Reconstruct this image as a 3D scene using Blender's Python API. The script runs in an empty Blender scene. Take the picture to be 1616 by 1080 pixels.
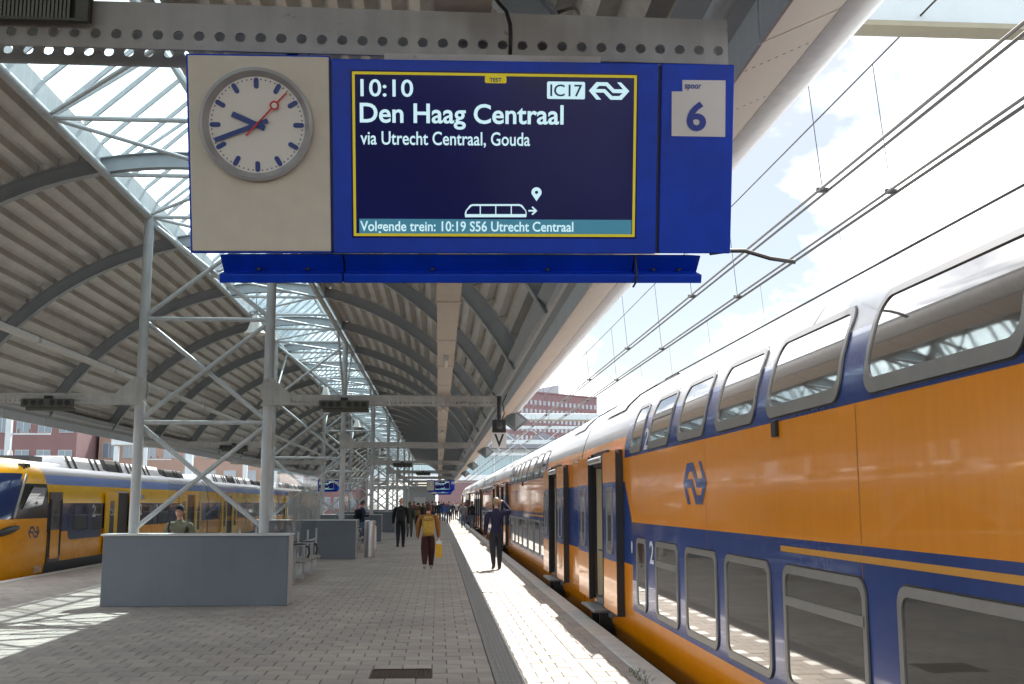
import bpy, bmesh, math, random
import numpy as np
from mathutils import Vector, Matrix
random.seed(7)
R = math.radians
scn = bpy.context.scene
COL = scn.collection

# ------------------------------------------------------------------ camera
EYE = 1.68
FPX, PCX, PCY, VPX, VPY = 1700.0, 808.0, 540.0, 692.0, 793.0      # focal length and vanishing point in photo pixels
_d = np.array([(VPX - PCX) / FPX, -(VPY - PCY) / FPX, 1.0]); _d /= np.linalg.norm(_d)
_el = math.atan2(VPY - PCY, FPX)
_u = np.array([0, math.cos(_el), math.sin(_el)]); _u -= _u.dot(_d) * _d; _u /= np.linalg.norm(_u)
_x = np.cross(_d, _u); _x = _x if _x[0] > 0 else -_x
CM = np.stack([_x, _d, _u])                                       # rows: world axes seen by the camera
cam_data = bpy.data.cameras.new('camera')
cam_data.sensor_width = 36.0
cam_data.lens = 36.0 * FPX / 1616.0
cam_data.clip_start = 0.05
cam_data.clip_end = 6000
cam = bpy.data.objects.new('camera', cam_data); COL.objects.link(cam)
_r, _up, _f = CM[:, 0], CM[:, 1], CM[:, 2]
cam.matrix_world = Matrix(((_r[0], _up[0], -_f[0], 0), (_r[1], _up[1], -_f[1], 0), (_r[2], _up[2], -_f[2], EYE), (0, 0, 0, 1)))
scn.camera = cam

# ------------------------------------------------------------------ light
SUN_AZ, SUN_EL = R(17.7), R(49.0)                                  # azimuth measured from +Y towards +X
scn.view_settings.view_transform = 'Standard'
scn.view_settings.look = 'None'
scn.view_settings.gamma = 1
scn.view_settings.exposure = 2.62
scn.view_settings.use_curve_mapping = False
world = bpy.data.worlds.new('World'); scn.world = world; world.use_nodes = True
wn, wl = world.node_tree.nodes, world.node_tree.links
wn.clear()
sky = wn.new('ShaderNodeTexSky'); sky.sky_type = 'NISHITA'; sky.sun_disc = False
sky.sun_elevation = SUN_EL; sky.sun_rotation = SUN_AZ
sky.air_density = 1.0; sky.dust_density = 1.5; sky.ozone_density = 1.0
wtc = wn.new('ShaderNodeTexCoord'); wmap = wn.new('ShaderNodeMapping')
wmap.inputs['Scale'].default_value = (1.0, 1.0, 1.7)
wmap.inputs['Location'].default_value = (0.35, 0.1, 0.22)
wnz = wn.new('ShaderNodeTexNoise'); wnz.inputs['Scale'].default_value = 2.3
wnz.inputs['Detail'].default_value = 9; wnz.inputs['Roughness'].default_value = 0.55
wcr = wn.new('ShaderNodeValToRGB')
wcr.color_ramp.elements[0].position = 0.43; wcr.color_ramp.elements[1].position = 0.60
wmx = wn.new('ShaderNodeMix'); wmx.data_type = 'RGBA'
wmx.inputs['B'].default_value = (15.0, 15.2, 15.5, 1)
wbg = wn.new('ShaderNodeBackground'); wbg.inputs['Strength'].default_value = 0.05
wout = wn.new('ShaderNodeOutputWorld')
wn2 = wn.new('ShaderNodeTexNoise'); wn2.inputs['Scale'].default_value = 3.1; wn2.inputs['Detail'].default_value = 7; wn2.inputs['Roughness'].default_value = 0.6
wc2 = wn.new('ShaderNodeValToRGB')
wc2.color_ramp.elements[0].position = 0.30; wc2.color_ramp.elements[0].color = (3.4, 3.75, 4.2, 1)
wc2.color_ramp.elements[1].position = 0.52; wc2.color_ramp.elements[1].color = (19.0, 19.2, 19.5, 1)
wl.new(wmap.outputs['Vector'], wn2.inputs['Vector']); wl.new(wn2.outputs['Fac'], wc2.inputs['Fac']); wl.new(wc2.outputs['Color'], wmx.inputs['B'])
wl.new(wtc.outputs['Generated'], wmap.inputs['Vector']); wl.new(wmap.outputs['Vector'], wnz.inputs['Vector'])
wl.new(wnz.outputs['Fac'], wcr.inputs['Fac']); wl.new(wcr.outputs['Color'], wmx.inputs['Factor'])
wsc = wn.new('ShaderNodeVectorMath'); wsc.operation = 'SCALE'; wsc.inputs['Scale'].default_value = 0.40
wl.new(sky.outputs['Color'], wsc.inputs[0]); wl.new(wsc.outputs['Vector'], wmx.inputs['A']); wl.new(wmx.outputs['Result'], wbg.inputs['Color'])
wl.new(wbg.outputs['Background'], wout.inputs['Surface'])
sd = bpy.data.lights.new('sun', 'SUN'); sd.energy = 2.05; sd.angle = R(0.55); sd.color = (1.0, 0.955, 0.88)
sun = bpy.data.objects.new('sun', sd); COL.objects.link(sun)
_sv = Vector((math.sin(SUN_AZ) * math.cos(SUN_EL), math.cos(SUN_AZ) * math.cos(SUN_EL), math.sin(SUN_EL)))
sun.rotation_euler = _sv.to_track_quat('Z', 'Y').to_euler()
sun.location = (30, 90, 110)
scn.cycles.max_bounces = 8
scn.cycles.transparent_max_bounces = 16

# ------------------------------------------------------------------ helpers: photo pixel -> direction
def ray(px, py):
    return CM @ np.array([(px - PCX) / FPX, -(py - PCY) / FPX, 1.0])
def at_z(px, py, z=0.0):
    r = ray(px, py); t = (z - EYE) / r[2]; return Vector((r[0] * t, r[1] * t, z))
def at_y(px, py, y):
    r = ray(px, py); t = y / r[1]; return Vector((r[0] * t, y, EYE + r[2] * t))

# ------------------------------------------------------------------ materials
MATS = {}
def lin(c):
    return tuple((v / 12.92 if v <= 0.04045 else ((v + 0.055) / 1.055) ** 2.4) for v in c)
def M(name, col, rough=0.5, metal=0.0, var=0.12, scale=6.0, bump=0.0, bscale=40.0, coat=0.0, spec=0.5, emit=None, estr=0.0, streak=0.0):
    if name in MATS: return MATS[name]
    m = bpy.data.materials.new(name); m.use_nodes = True
    nt = m.node_tree; n, l = nt.nodes, nt.links
    b = n['Principled BSDF']
    b.inputs['Roughness'].default_value = rough
    b.inputs['Metallic'].default_value = metal
    b.inputs['Specular IOR Level'].default_value = spec
    if coat: b.inputs['Coat Weight'].default_value = coat; b.inputs['Coat Roughness'].default_value = 0.035
    tc = n.new('ShaderNodeTexCoord')
    if var > 0:
        nz = n.new('ShaderNodeTexNoise'); nz.inputs['Scale'].default_value = scale; nz.inputs['Detail'].default_value = 6
        nz.inputs['Roughness'].default_value = 0.65
        l.new(tc.outputs['Object'], nz.inputs['Vector'])
        mr = n.new('ShaderNodeMapRange'); mr.inputs['From Min'].default_value = 0.3; mr.inputs['From Max'].default_value = 0.7
        mr.inputs['To Min'].default_value = 1 - var; mr.inputs['To Max'].default_value = 1 + var * 0.7
        l.new(nz.outputs['Fac'], mr.inputs['Value'])
        fac = mr.outputs['Result']
        if streak > 0:                                   # rain streaks and grime running down
            mp = n.new('ShaderNodeMapping'); mp.inputs['Scale'].default_value = (9, 9, 0.7)
            l.new(tc.outputs['Object'], mp.inputs['Vector'])
            n2 = n.new('ShaderNodeTexNoise'); n2.inputs['Scale'].default_value = 1.6; n2.inputs['Detail'].default_value = 5
            l.new(mp.outputs['Vector'], n2.inputs['Vector'])
            m2 = n.new('ShaderNodeMapRange'); m2.inputs['From Min'].default_value = 0.35; m2.inputs['From Max'].default_value = 0.65
            m2.inputs['To Min'].default_value = 1 - streak; m2.inputs['To Max'].default_value = 1.0
            l.new(n2.outputs['Fac'], m2.inputs['Value'])
            mm = n.new('ShaderNodeMath'); mm.operation = 'MULTIPLY'
            l.new(fac, mm.inputs[0]); l.new(m2.outputs['Result'], mm.inputs[1]); fac = mm.outputs[0]
        mx = n.new('ShaderNodeVectorMath'); mx.operation = 'SCALE'
        mx.inputs[0].default_value = col[:3]
        l.new(fac, mx.inputs['Scale']); l.new(mx.outputs['Vector'], b.inputs['Base Color'])
        r2 = n.new('ShaderNodeMapRange'); r2.inputs['To Min'].default_value = max(0.0, rough - 0.08); r2.inputs['To Max'].default_value = min(1, rough + 0.1)
        l.new(nz.outputs['Fac'], r2.inputs['Value'])
        if rough > 0.12: l.new(r2.outputs['Result'], b.inputs['Roughness'])
    else:
        b.inputs['Base Color'].default_value = (*col[:3], 1)
    if bump > 0:
        bz = n.new('ShaderNodeTexNoise'); bz.inputs['Scale'].default_value = bscale; bz.inputs['Detail'].default_value = 4
        l.new(tc.outputs['Object'], bz.inputs['Vector'])
        bp = n.new('ShaderNodeBump'); bp.inputs['Strength'].default_value = bump; bp.inputs['Distance'].default_value = 0.02
        l.new(bz.outputs['Fac'], bp.inputs['Height']); l.new(bp.outputs['Normal'], b.inputs['Normal'])
    if emit:
        b.inputs['Emission Color'].default_value = (*emit, 1); b.inputs['Emission Strength'].default_value = estr
    MATS[name] = m
    return m

def glass_mat(name, tint=(0.9, 0.96, 0.97), refl=0.12, rough=0.02):
    m = bpy.data.materials.new(name); m.use_nodes = True
    n, l = m.node_tree.nodes, m.node_tree.links; n.clear()
    o = n.new('ShaderNodeOutputMaterial'); mx = n.new('ShaderNodeMixShader'); t = n.new('ShaderNodeBsdfTransparent'); g = n.new('ShaderNodeBsdfGlossy')
    lw = n.new('ShaderNodeLayerWeight'); lw.inputs['Blend'].default_value = 0.15
    ad = n.new('ShaderNodeMath'); ad.operation = 'MULTIPLY_ADD'; ad.inputs[1].default_value = 0.28; ad.inputs[2].default_value = refl * 0.5
    nz = n.new('ShaderNodeTexNoise'); nz.inputs['Scale'].default_value = 3.0
    mr = n.new('ShaderNodeMapRange'); mr.inputs['To Min'].default_value = 0.97; mr.inputs['To Max'].default_value = 1.0
    vm = n.new('ShaderNodeVectorMath'); vm.operation = 'SCALE'; vm.inputs[0].default_value = tint
    l.new(nz.outputs['Fac'], mr.inputs['Value']); l.new(mr.outputs['Result'], vm.inputs['Scale']); l.new(vm.outputs['Vector'], t.inputs['Color'])
    g.inputs['Roughness'].default_value = rough
    l.new(lw.outputs['Fresnel'], ad.inputs[0]); l.new(ad.outputs[0], mx.inputs['Fac'])
    l.new(t.outputs[0], mx.inputs[1]); l.new(g.outputs[0], mx.inputs[2]); l.new(mx.outputs[0], o.inputs['Surface'])
    MATS[name] = m
    return m

steel = M('painted_steel', (0.47, 0.49, 0.50), 0.42, 0, 0.10, 3, 0.03, 60, streak=0.12)
steel_dk = M('rib_steel', (0.33, 0.355, 0.375), 0.40, 0, 0.10, 2)
beam_m = M('beam_grey_paint', (0.42, 0.41, 0.39), 0.5, 0, 0.14, 4, 0.03, 80, streak=0.15)
deck_m = M('grey_brown_decking', (0.61, 0.585, 0.545), 0.34, 0.15, 0.16, 1.5, streak=0.1)
beige = M('beige_panel', (0.62, 0.56, 0.48), 0.55, 0, 0.08, 2, streak=0.08)
white_m = M('white_edge_sheet', (0.74, 0.74, 0.73), 0.35, 0, 0.08, 1.3, streak=0.12)
black_m = M('black_rubber', (0.012, 0.012, 0.013), 0.5, 0, 0.1)
dark_m = M('dark_metal', (0.03, 0.03, 0.032), 0.55, 0.3, 0.2)
olive_m = M('olive_speaker_housing', (0.075, 0.075, 0.06), 0.6, 0, 0.15, 8)
chrome = M('brushed_steel', (0.52, 0.52, 0.53), 0.33, 0.85, 0.1, 10)
bluegrey = M('blue_grey_coating', (0.125, 0.145, 0.175), 0.5, 0, 0.12, 1.2, 0.04, 30, streak=0.03)
capstone = M('pale_cap', (0.5, 0.5, 0.5), 0.5, 0, 0.12, 4)
sign_blue = M('enamel_blue', (0.004, 0.055, 0.56), 0.38, 0, 0.14, 4, 0.0, spec=0.3, streak=0.12)
sign_navy = M('navy_gap', (0.006, 0.012, 0.05), 0.5, 0, 0.1)
cream = M('clock_panel_cream', (0.70, 0.65, 0.54), 0.5, 0, 0.06, 1.5, streak=0.05)
glass = glass_mat('clear_glass', (0.965, 0.985, 0.985), 0.02)
skyglass = glass_mat('skylight_glass', (0.86, 0.95, 0.97), 0.10)
conc = M('grey_concrete', (0.36, 0.345, 0.33), 0.85, 0, 0.18, 3, 0.15, 60)
kerb_m = M('pale_concrete_edge', (0.50, 0.49, 0.47), 0.8, 0, 0.2, 4, 0.15, 60)
grout_m = M('dark_joint_sand', (0.09, 0.08, 0.07), 0.95, 0, 0.25, 20)
white_tile = M('white_marking_tile', (0.78, 0.77, 0.74), 0.7, 0, 0.1, 8)
lampwhite = M('opal_lamp_housing', (0.72, 0.70, 0.65), 0.4, 0, 0.06)

def add_rust(m, thr=0.63, scale=7.0, col=(0.16, 0.075, 0.035)):
    n, l = m.node_tree.nodes, m.node_tree.links; b = n['Principled BSDF']; src = b.inputs['Base Color'].links[0].from_socket
    tc = n.new('ShaderNodeTexCoord'); nz = n.new('ShaderNodeTexNoise'); nz.inputs['Scale'].default_value = scale; nz.inputs['Detail'].default_value = 8; nz.inputs['Roughness'].default_value = 0.7
    l.new(tc.outputs['Object'], nz.inputs['Vector'])
    mr = n.new('ShaderNodeMapRange'); mr.inputs['From Min'].default_value = thr; mr.inputs['From Max'].default_value = thr + 0.06; mr.inputs['To Max'].default_value = 0.75
    l.new(nz.outputs['Fac'], mr.inputs['Value'])
    mx = n.new('ShaderNodeMix'); mx.data_type = 'RGBA'; mx.inputs['B'].default_value = (*col, 1)
    l.new(mr.outputs['Result'], mx.inputs['Factor']); l.new(src, mx.inputs['A']); l.new(mx.outputs['Result'], b.inputs['Base Color'])
add_rust(beam_m); add_rust(kerb_m, 0.66, 9.0, (0.12, 0.10, 0.08)); add_rust(bluegrey, 0.68, 3.0, (0.07, 0.08, 0.095))
def paver_mat(name, use_obj):
    m = M(name, (0.345, 0.31, 0.28), 0.8, 0, 0.16, 5, 0.12, 120)
    n, l = m.node_tree.nodes, m.node_tree.links
    b = n['Principled BSDF']; src = b.inputs['Base Color'].links[0].from_socket
    if use_obj:
        i = n.new('ShaderNodeObjectInfo'); v = i.outputs['Random']
    else:
        i = n.new('ShaderNodeAttribute'); i.attribute_name = 'tone'; v = i.outputs['Fac']
    cr = n.new('ShaderNodeValToRGB')
    cr.color_ramp.elements[0].color = (0.88, 0.88, 0.89, 1); cr.color_ramp.elements[1].color = (1.09, 1.07, 1.04, 1)
    e = cr.color_ramp.elements.new(0.5); e.color = (1.0, 0.98, 0.97, 1)
    l.new(v, cr.inputs['Fac'])
    mu = n.new('ShaderNodeVectorMath'); mu.operation = 'MULTIPLY'
    l.new(src, mu.inputs[0]); l.new(cr.outputs['Color'], mu.inputs[1]); l.new(mu.outputs['Vector'], b.inputs['Base Color'])
    # broad worn patches, in world space so they run across the tiles
    g = n.new('ShaderNodeNewGeometry'); nz = n.new('ShaderNodeTexNoise'); nz.inputs['Scale'].default_value = 0.55; nz.inputs['Detail'].default_value = 5
    l.new(g.outputs['Position'], nz.inputs['Vector'])
    mr = n.new('ShaderNodeMapRange'); mr.inputs['From Min'].default_value = 0.3; mr.inputs['From Max'].default_value = 0.7
    mr.inputs['To Min'].default_value = 0.86; mr.inputs['To Max'].default_value = 1.1
    l.new(nz.outputs['Fac'], mr.inputs['Value'])
    # chewing gum and drip spots
    vo = n.new('ShaderNodeTexVoronoi'); vo.inputs['Scale'].default_value = 2.6; l.new(g.outputs['Position'], vo.inputs['Vector'])
    vr = n.new('ShaderNodeMapRange'); vr.inputs['From Min'].default_value = 0.05; vr.inputs['From Max'].default_value = 0.085; vr.inputs['To Min'].default_value = 0.72; vr.inputs['To Max'].default_value = 1.0
    l.new(vo.outputs['Distance'], vr.inputs['Value'])
    sm = n.new('ShaderNodeMath'); sm.operation = 'MULTIPLY'; l.new(mr.outputs['Result'], sm.inputs[0]); l.new(vr.outputs['Result'], sm.inputs[1])
    m3 = n.new('ShaderNodeVectorMath'); m3.operation = 'SCALE'
    l.new(mu.outputs['Vector'], m3.inputs[0]); l.new(sm.outputs[0], m3.inputs['Scale']); l.new(m3.outputs['Vector'], b.inputs['Base Color'])
    return m
pav_obj = paver_mat('paver_concrete', True)
pav_fld = paver_mat('paver_concrete_field', False)

# ------------------------------------------------------------------ mesh builder
class MB:
    def __init__(s, off=(0, 0, 0)):
        s.v, s.f, s.m = [], [], []; s.off = Vector(off)
    def add(s, vs, fs, mi=0):
        b = len(s.v); s.v += [Vector(p) - s.off for p in vs]
        for q in fs: s.f.append(tuple(b + i for i in q)); s.m.append(mi)
    def box(s, x0, x1, y0, y1, z0, z1, mi=0):
        s.add([(x0, y0, z0), (x1, y0, z0), (x1, y1, z0), (x0, y1, z0), (x0, y0, z1), (x1, y0, z1), (x1, y1, z1), (x0, y1, z1)],
              [(0, 3, 2, 1), (4, 5, 6, 7), (0, 1, 5, 4), (1, 2, 6, 5), (2, 3, 7, 6), (3, 0, 4, 7)], mi); return s
    def tube(s, p0, p1, r, n=8, mi=0, r1=None, cap=True):
        p0, p1 = Vector(p0), Vector(p1); d = (p1 - p0).normalized()
        a = d.orthogonal().normalized(); c = d.cross(a); r1 = r if r1 is None else r1
        vs = []
        for p, q in ((p0, r), (p1, r1)):
            vs += [p + a * q * math.cos(2 * math.pi * i / n) + c * q * math.sin(2 * math.pi * i / n) for i in range(n)]
        fs = [(i, (i + 1) % n, n + (i + 1) % n, n + i) for i in range(n)]
        if cap: fs += [tuple(reversed(range(n))), tuple(range(n, 2 * n))]
        s.add(vs, fs, mi); return s
    def path(s, pts, r, n=6, mi=0):
        pts = [Vector(p) for p in pts]; vs = []; a = None
        for i, p in enumerate(pts):
            d = (pts[min(i + 1, len(pts) - 1)] - pts[max(i - 1, 0)]).normalized()
            a = d.orthogonal().normalized() if a is None else (a - d * a.dot(d)).normalized()
            c = d.cross(a); rr = r[i] if isinstance(r, (list, tuple)) else r
            vs += [p + a * rr * math.cos(2 * math.pi * k / n) + c * rr * math.sin(2 * math.pi * k / n) for k in range(n)]
        fs = []
        for i in range(len(pts) - 1):
            fs += [(i * n + k, i * n + (k + 1) % n, (i + 1) * n + (k + 1) % n, (i + 1) * n + k) for k in range(n)]
        fs += [tuple(reversed(range(n))), tuple(range((len(pts) - 1) * n, len(pts) * n))]
        s.add(vs, fs, mi); return s
    def prism(s, poly, axis, a0, a1, mi=0):
        """poly: 2-D loop, extruded along axis 'x','y' or 'z' from a0 to a1"""
        def P(q, a): return {'x': (a, q[0], q[1]), 'y': (q[0], a, q[1]), 'z': (q[0], q[1], a)}[axis]
        n = len(poly); vs = [P(q, a0) for q in poly] + [P(q, a1) for q in poly]
        s.add(vs, [(i, (i + 1) % n, n + (i + 1) % n, n + i) for i in range(n)] + [tuple(reversed(range(n))), tuple(range(n, 2 * n))], mi); return s
    def grid(s, rows, mi=0, closed=False):
        """rows: list of equally long point lists, skinned"""
        n = len(rows[0]); vs = [p for r in rows for p in r]; fs = []
        for i in range(len(rows) - 1):
            for k in range(n if closed else n - 1):
                fs.append((i * n + k, i * n + (k + 1) % n, (i + 1) * n + (k + 1) % n, (i + 1) * n + k))
        s.add(vs, fs, mi); return s
    def ell(s, c, rx, ry, rz, nu=12, nv=8, mi=0, rot=None):
        c = Vector(c); vs = []
        for j in range(nv + 1):
            t = math.pi * j / nv
            for i in range(nu):
                a = 2 * math.pi * i / nu; p = Vector((rx * math.sin(t) * math.cos(a), ry * math.sin(t) * math.sin(a), rz * math.cos(t)))
                vs.append(c + (rot @ p if rot else p))
        s.add(vs, [(j * nu + i, j * nu + (i + 1) % nu, (j + 1) * nu + (i + 1) % nu, (j + 1) * nu + i) for j in range(nv) for i in range(nu)], mi); return s
    def mesh(s, name, mats, smooth=False, fix=True):
        me = bpy.data.meshes.new(name); me.from_pydata(s.v, [], s.f)
        for m in (mats if isinstance(mats, (list, tuple)) else [mats]): me.materials.append(m)
        me.polygons.foreach_set('material_index', s.m)
        if fix:
            bm = bmesh.new(); bm.from_mesh(me); bmesh.ops.remove_doubles(bm, verts=bm.verts, dist=1e-5)
            bmesh.ops.recalc_face_normals(bm, faces=bm.faces); bm.to_mesh(me); bm.free()
        if smooth:
            me.shade_smooth()
            if smooth is not True: me.set_sharp_from_angle(angle=R(smooth))
        me.update(); return me
    def build(s, name, mats, parent=None, smooth=False, bevel=0.0, fix=True):
        me = s.mesh(name, mats, smooth, fix); o = bpy.data.objects.new(name, me); COL.objects.link(o)
        if bevel:
            b = o.modifiers.new('bevel', 'BEVEL'); b.width = bevel; b.segments = 2; b.limit_method = 'ANGLE'; b.angle_limit = R(40)
        o.parent = parent; return o
def inst(name, me, parent=None, loc=(0, 0, 0), rot=None):
    o = bpy.data.objects.new(name, me); COL.objects.link(o); o.parent = parent; o.location = loc
    if rot: o.rotation_euler = rot
    return o
def tag(o, label=None, cat=None, group=None, kind=None):
    if label: o['label'] = label
    if cat: o['category'] = cat
    if group: o['group'] = group
    if kind: o['kind'] = kind
    return o
def thing(name, label, cat, loc=(0, 0, 0), group=None, rz=0):
    o = bpy.data.objects.new(name, None); COL.objects.link(o); o.location = loc; o.rotation_euler = (0, 0, rz); o.empty_display_size = 0.2
    return tag(o, label, cat, group)
def copy_tree(o, parent=None):
    c = o.copy(); COL.objects.link(c); c.parent = parent
    for ch in list(o.children): copy_tree(ch, c)
    return c
def text_mesh(txt, x0, y0, x1, y1, z, bold=0.0, extr=0.0):
    """letters fitted to a box in the XY plane"""
    cu = bpy.data.curves.new('lettering', 'FONT'); cu.body = txt; cu.size = 1; cu.offset = bold; cu.resolution_u = 4; cu.extrude = 0
    o = bpy.data.objects.new('lettering', cu); COL.objects.link(o)
    dg = bpy.context.evaluated_depsgraph_get(); me = bpy.data.meshes.new_from_object(o.evaluated_get(dg))
    bpy.data.objects.remove(o); bpy.data.curves.remove(cu)
    co = np.array([v.co for v in me.vertices]); mn, mxx = co.min(0), co.max(0)
    for v in me.vertices:
        v.co = (x0 + (v.co.x - mn[0]) / (mxx[0] - mn[0]) * (x1 - x0), y0 + (v.co.y - mn[1]) / (mxx[1] - mn[1]) * (y1 - y0), z)
    return me
def poly_mesh(name, loops, z=0.0):
    bm = bmesh.new(); es = []
    for lp in loops:
        vs = [bm.verts.new((p[0], p[1], z)) for p in lp]
        es += [bm.edges.new((vs[i], vs[(i + 1) % len(vs)])) for i in range(len(vs))]
    bmesh.ops.triangle_fill(bm, use_beauty=True, edges=es)
    for f in bm.faces:
        f.normal_update()
        if f.normal.z < 0: f.normal_flip()
    me = bpy.data.meshes.new(name); bm.to_mesh(me); bm.free(); return me
LOGO_OUT = [(700, 268), (805, 147), (962, 147), (1060, 243), (1185, 243), (1100, 147), (1155, 147), (1275, 268), (1165, 390), (1008, 390), (910, 292), (790, 292), (875, 390), (808, 390)]
LOGO_IN = [(800, 243), (845, 198), (940, 198), (1040, 296), (1178, 296), (1133, 338), (1030, 338), (930, 243)]
def logo_loops(x0, y0, x1, y1):
    f = lambda p: (x0 + (p[0] - 700) / 575 * (x1 - x0), y1 - (p[1] - 147) / 243 * (y1 - y0))
    return [[f(p) for p in LOGO_OUT], [f(p) for p in LOGO_IN]]

# ================================================================== GROUND, TRACKS, PLATFORM
EDGE_R, EDGE_L = 2.24, -9.35
gmat = M('ballast_ground', (0.13, 0.12, 0.11), 0.95, 0, 0.3, 1.5, 0.5, 25)
tag(MB().box(-600, 600, -60, 1500, -1.6, -0.95).build('ground', gmat), kind='structure')
tag(MB().box(EDGE_R + 0.02, 8.9, -14, 220, -0.94, -0.86).build('track_bed', gmat), kind='structure')
tag(MB().box(-24, EDGE_L - 0.02, -14, 220, -0.94, -0.86).build('track_bed', gmat), kind='structure')
rail_m = M('rusty_rail', (0.16, 0.10, 0.07), 0.45, 0.5, 0.25, 8)
for xr in (3.13, 4.57, -10.23, -11.67, -14.6, -16.0):
    tag(MB().box(xr - 0.035, xr + 0.035, -14, 220, -0.86, -0.72).build('rail', rail_m), kind='structure')

plat = thing('platform', None, None); plat['kind'] = 'structure'
NEAR_END = 50.0
far_m = M('far_paving', (0.29, 0.265, 0.245), 0.85, 0, 0.12, 3)
_n, _l = far_m.node_tree.nodes, far_m.node_tree.links
_br = _n.new('ShaderNodeTexBrick'); _br.inputs['Scale'].default_value = 1.0; _br.inputs['Brick Width'].default_value = 0.3; _br.inputs['Row Height'].default_value = 0.3
_br.inputs['Mortar Size'].default_value = 0.008; _br.inputs['Color1'].default_value = (0.31, 0.285, 0.26, 1); _br.inputs['Color2'].default_value = (0.26, 0.24, 0.22, 1); _br.inputs['Mortar'].default_value = (0.1, 0.09, 0.08, 1)
_tc = _n.new('ShaderNodeTexCoord'); _l.new(_tc.outputs['Object'], _br.inputs['Vector']); _l.new(_br.outputs['Color'], _n['Principled BSDF'].inputs['Base Color'])
MB().box(EDGE_L + 0.01, EDGE_R - 0.02, -60, NEAR_END, -0.94, -0.009).build('platform_base', [grout_m], plat)
MB().box(EDGE_L + 0.01, EDGE_R - 0.02, NEAR_END, 190, -0.94, -0.002).build('platform_base', [far_m], plat)

# edge stones, one metre each, on both edges
def stone_mesh(w):
    b = MB(); b.box(0, w, 0.006, 0.994, -0.16, 0.012); me = b.mesh('edge_stone', kerb_m)
    bm = bmesh.new(); bm.from_mesh(me); bmesh.ops.bevel(bm, geom=[e for e in bm.edges if all(v.co.z > 0 for v in e.verts)], offset=0.015, segments=1, affect='EDGES'); bm.to_mesh(me); bm.free(); return me
smr = stone_mesh(0.25)
for k in range(7, 80):
    inst('edge_stone', smr, plat, (EDGE_R - 0.25, k, 0.0))
    if k > 14: inst('edge_stone', smr, plat, (EDGE_L, k, 0.0))
MB().box(EDGE_R - 0.25, EDGE_R, 80, 190, -0.16, 0.012).build('edge_strip', kerb_m, plat)
MB().box(EDGE_L, EDGE_L + 0.25, 80, 190, -0.16, 0.012).build('edge_strip', kerb_m, plat)

# pavers: half bond, 0.3 m; the 300 largest in view are objects, the rest one field
GR = at_z(634, 1060)                                               # the drain grate
def tile_geo(w, d, j=0.0045, c=0.005, t=0.03):
    x0, x1, y0, y1 = j, w - j, j, d - j
    vs = [(x0, y0, -t), (x1, y0, -t), (x1, y1, -t), (x0, y1, -t), (x0, y0, -c), (x1, y0, -c), (x1, y1, -c), (x0, y1, -c),
          (x0 + c, y0 + c, 0), (x1 - c, y0 + c, 0), (x1 - c, y1 - c, 0), (x0 + c, y1 - c, 0)]
    fs = [(0, 1, 5, 4), (1, 2, 6, 5), (2, 3, 7, 6), (3, 0, 4, 7), (4, 5, 9, 8), (5, 6, 10, 9), (6, 7, 11, 10), (7, 4, 8, 11), (8, 9, 10, 11)]
    return vs, fs
GAP = []
tiles = []                                                         # x, y, w, d, white
rowd = 0.30
ny = int((NEAR_END - 9.0) / rowd)
for r in range(ny):
    y = 9.0 + r * rowd
    for (xa, xb, marks) in ((EDGE_L + 0.25, 0.55, False), (0.85, 1.5, True), (1.5, EDGE_R - 0.25, False)):
        x = xb; first = True
        wid = 0.30 if xb != 1.5 else 0.26
        while x > xa + 0.02:
            w = wid * 0.5 if (first and r % 2) else wid
            if x - w < xa + 0.05: w = x - xa
            wh = marks and ((first and r % 2 == 1) or (x - w <= xa + 0.01 and r % 2 == 0))
            first = False; x -= w
            if y > GR.y - .45 and y < GR.y + .15 and x < GR.x + .3 and x + w > GR.x - .3:      # cut round the grate
                if not GAP or y > GAP[-1] + .01: GAP.append(y)
                if GR.x - .3 - x > .03: tiles.append((x, y, GR.x - .3 - x, rowd, False))
                if x + w - GR.x - .3 > .03: tiles.append((GR.x + .3, y, x + w - GR.x - .3, rowd, False))
                continue
            tiles.append((x, y, w, rowd, wh))
def in_view(t):
    q = (np.array([t[0] + t[2] / 2, t[1] + 0.15, 0]) - np.array([0, 0, EYE])) @ CM
    px, py = PCX + FPX * q[0] / q[2], PCY - FPX * q[1] / q[2]
    return -20 < px < 1120 and py < 1095
order = sorted((i for i in range(len(tiles)) if in_view(tiles[i])), key=lambda i: tiles[i][1] + 0.12 * abs(tiles[i][0]))
solo = set(order[:295]); cache = {}
fv, ff, ftone, fmi = [], [], [], []
for i, (x, y, w, d, wh) in enumerate(tiles):
    dz = random.uniform(-0.0025, 0.0015)
    if i in solo:
        key = (round(w, 3), wh)
        if key not in cache:
            vs, fs = tile_geo(w, d); me = bpy.data.meshes.new('paver'); me.from_pydata(vs, [], fs); me.materials.append(white_tile if wh else pav_obj); cache[key] = me
        o = inst('paver', cache[key], plat, (x, y, dz)); o.rotation_euler = (random.uniform(-1, 1) * 0.004, random.uniform(-1, 1) * 0.004, random.uniform(-1, 1) * 0.006)
    else:
        vs, fs = tile_geo(w, d); b = len(fv); fv += [(a + x, c + y, e + dz) for a, c, e in vs]; t = random.random()
        for q in fs: ff.append(tuple(b + k for k in q)); ftone.append(t); fmi.append(1 if wh else 0)
me = bpy.data.meshes.new('paver_field'); me.from_pydata(fv, [], ff); me.materials.append(pav_fld); me.materials.append(white_tile)
at = me.attributes.new('tone', 'FLOAT', 'FACE'); at.data.foreach_set('value', ftone); me.polygons.foreach_set('material_index', fmi)
tag(inst('paver_field', me, plat), kind='stuff')
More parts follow.
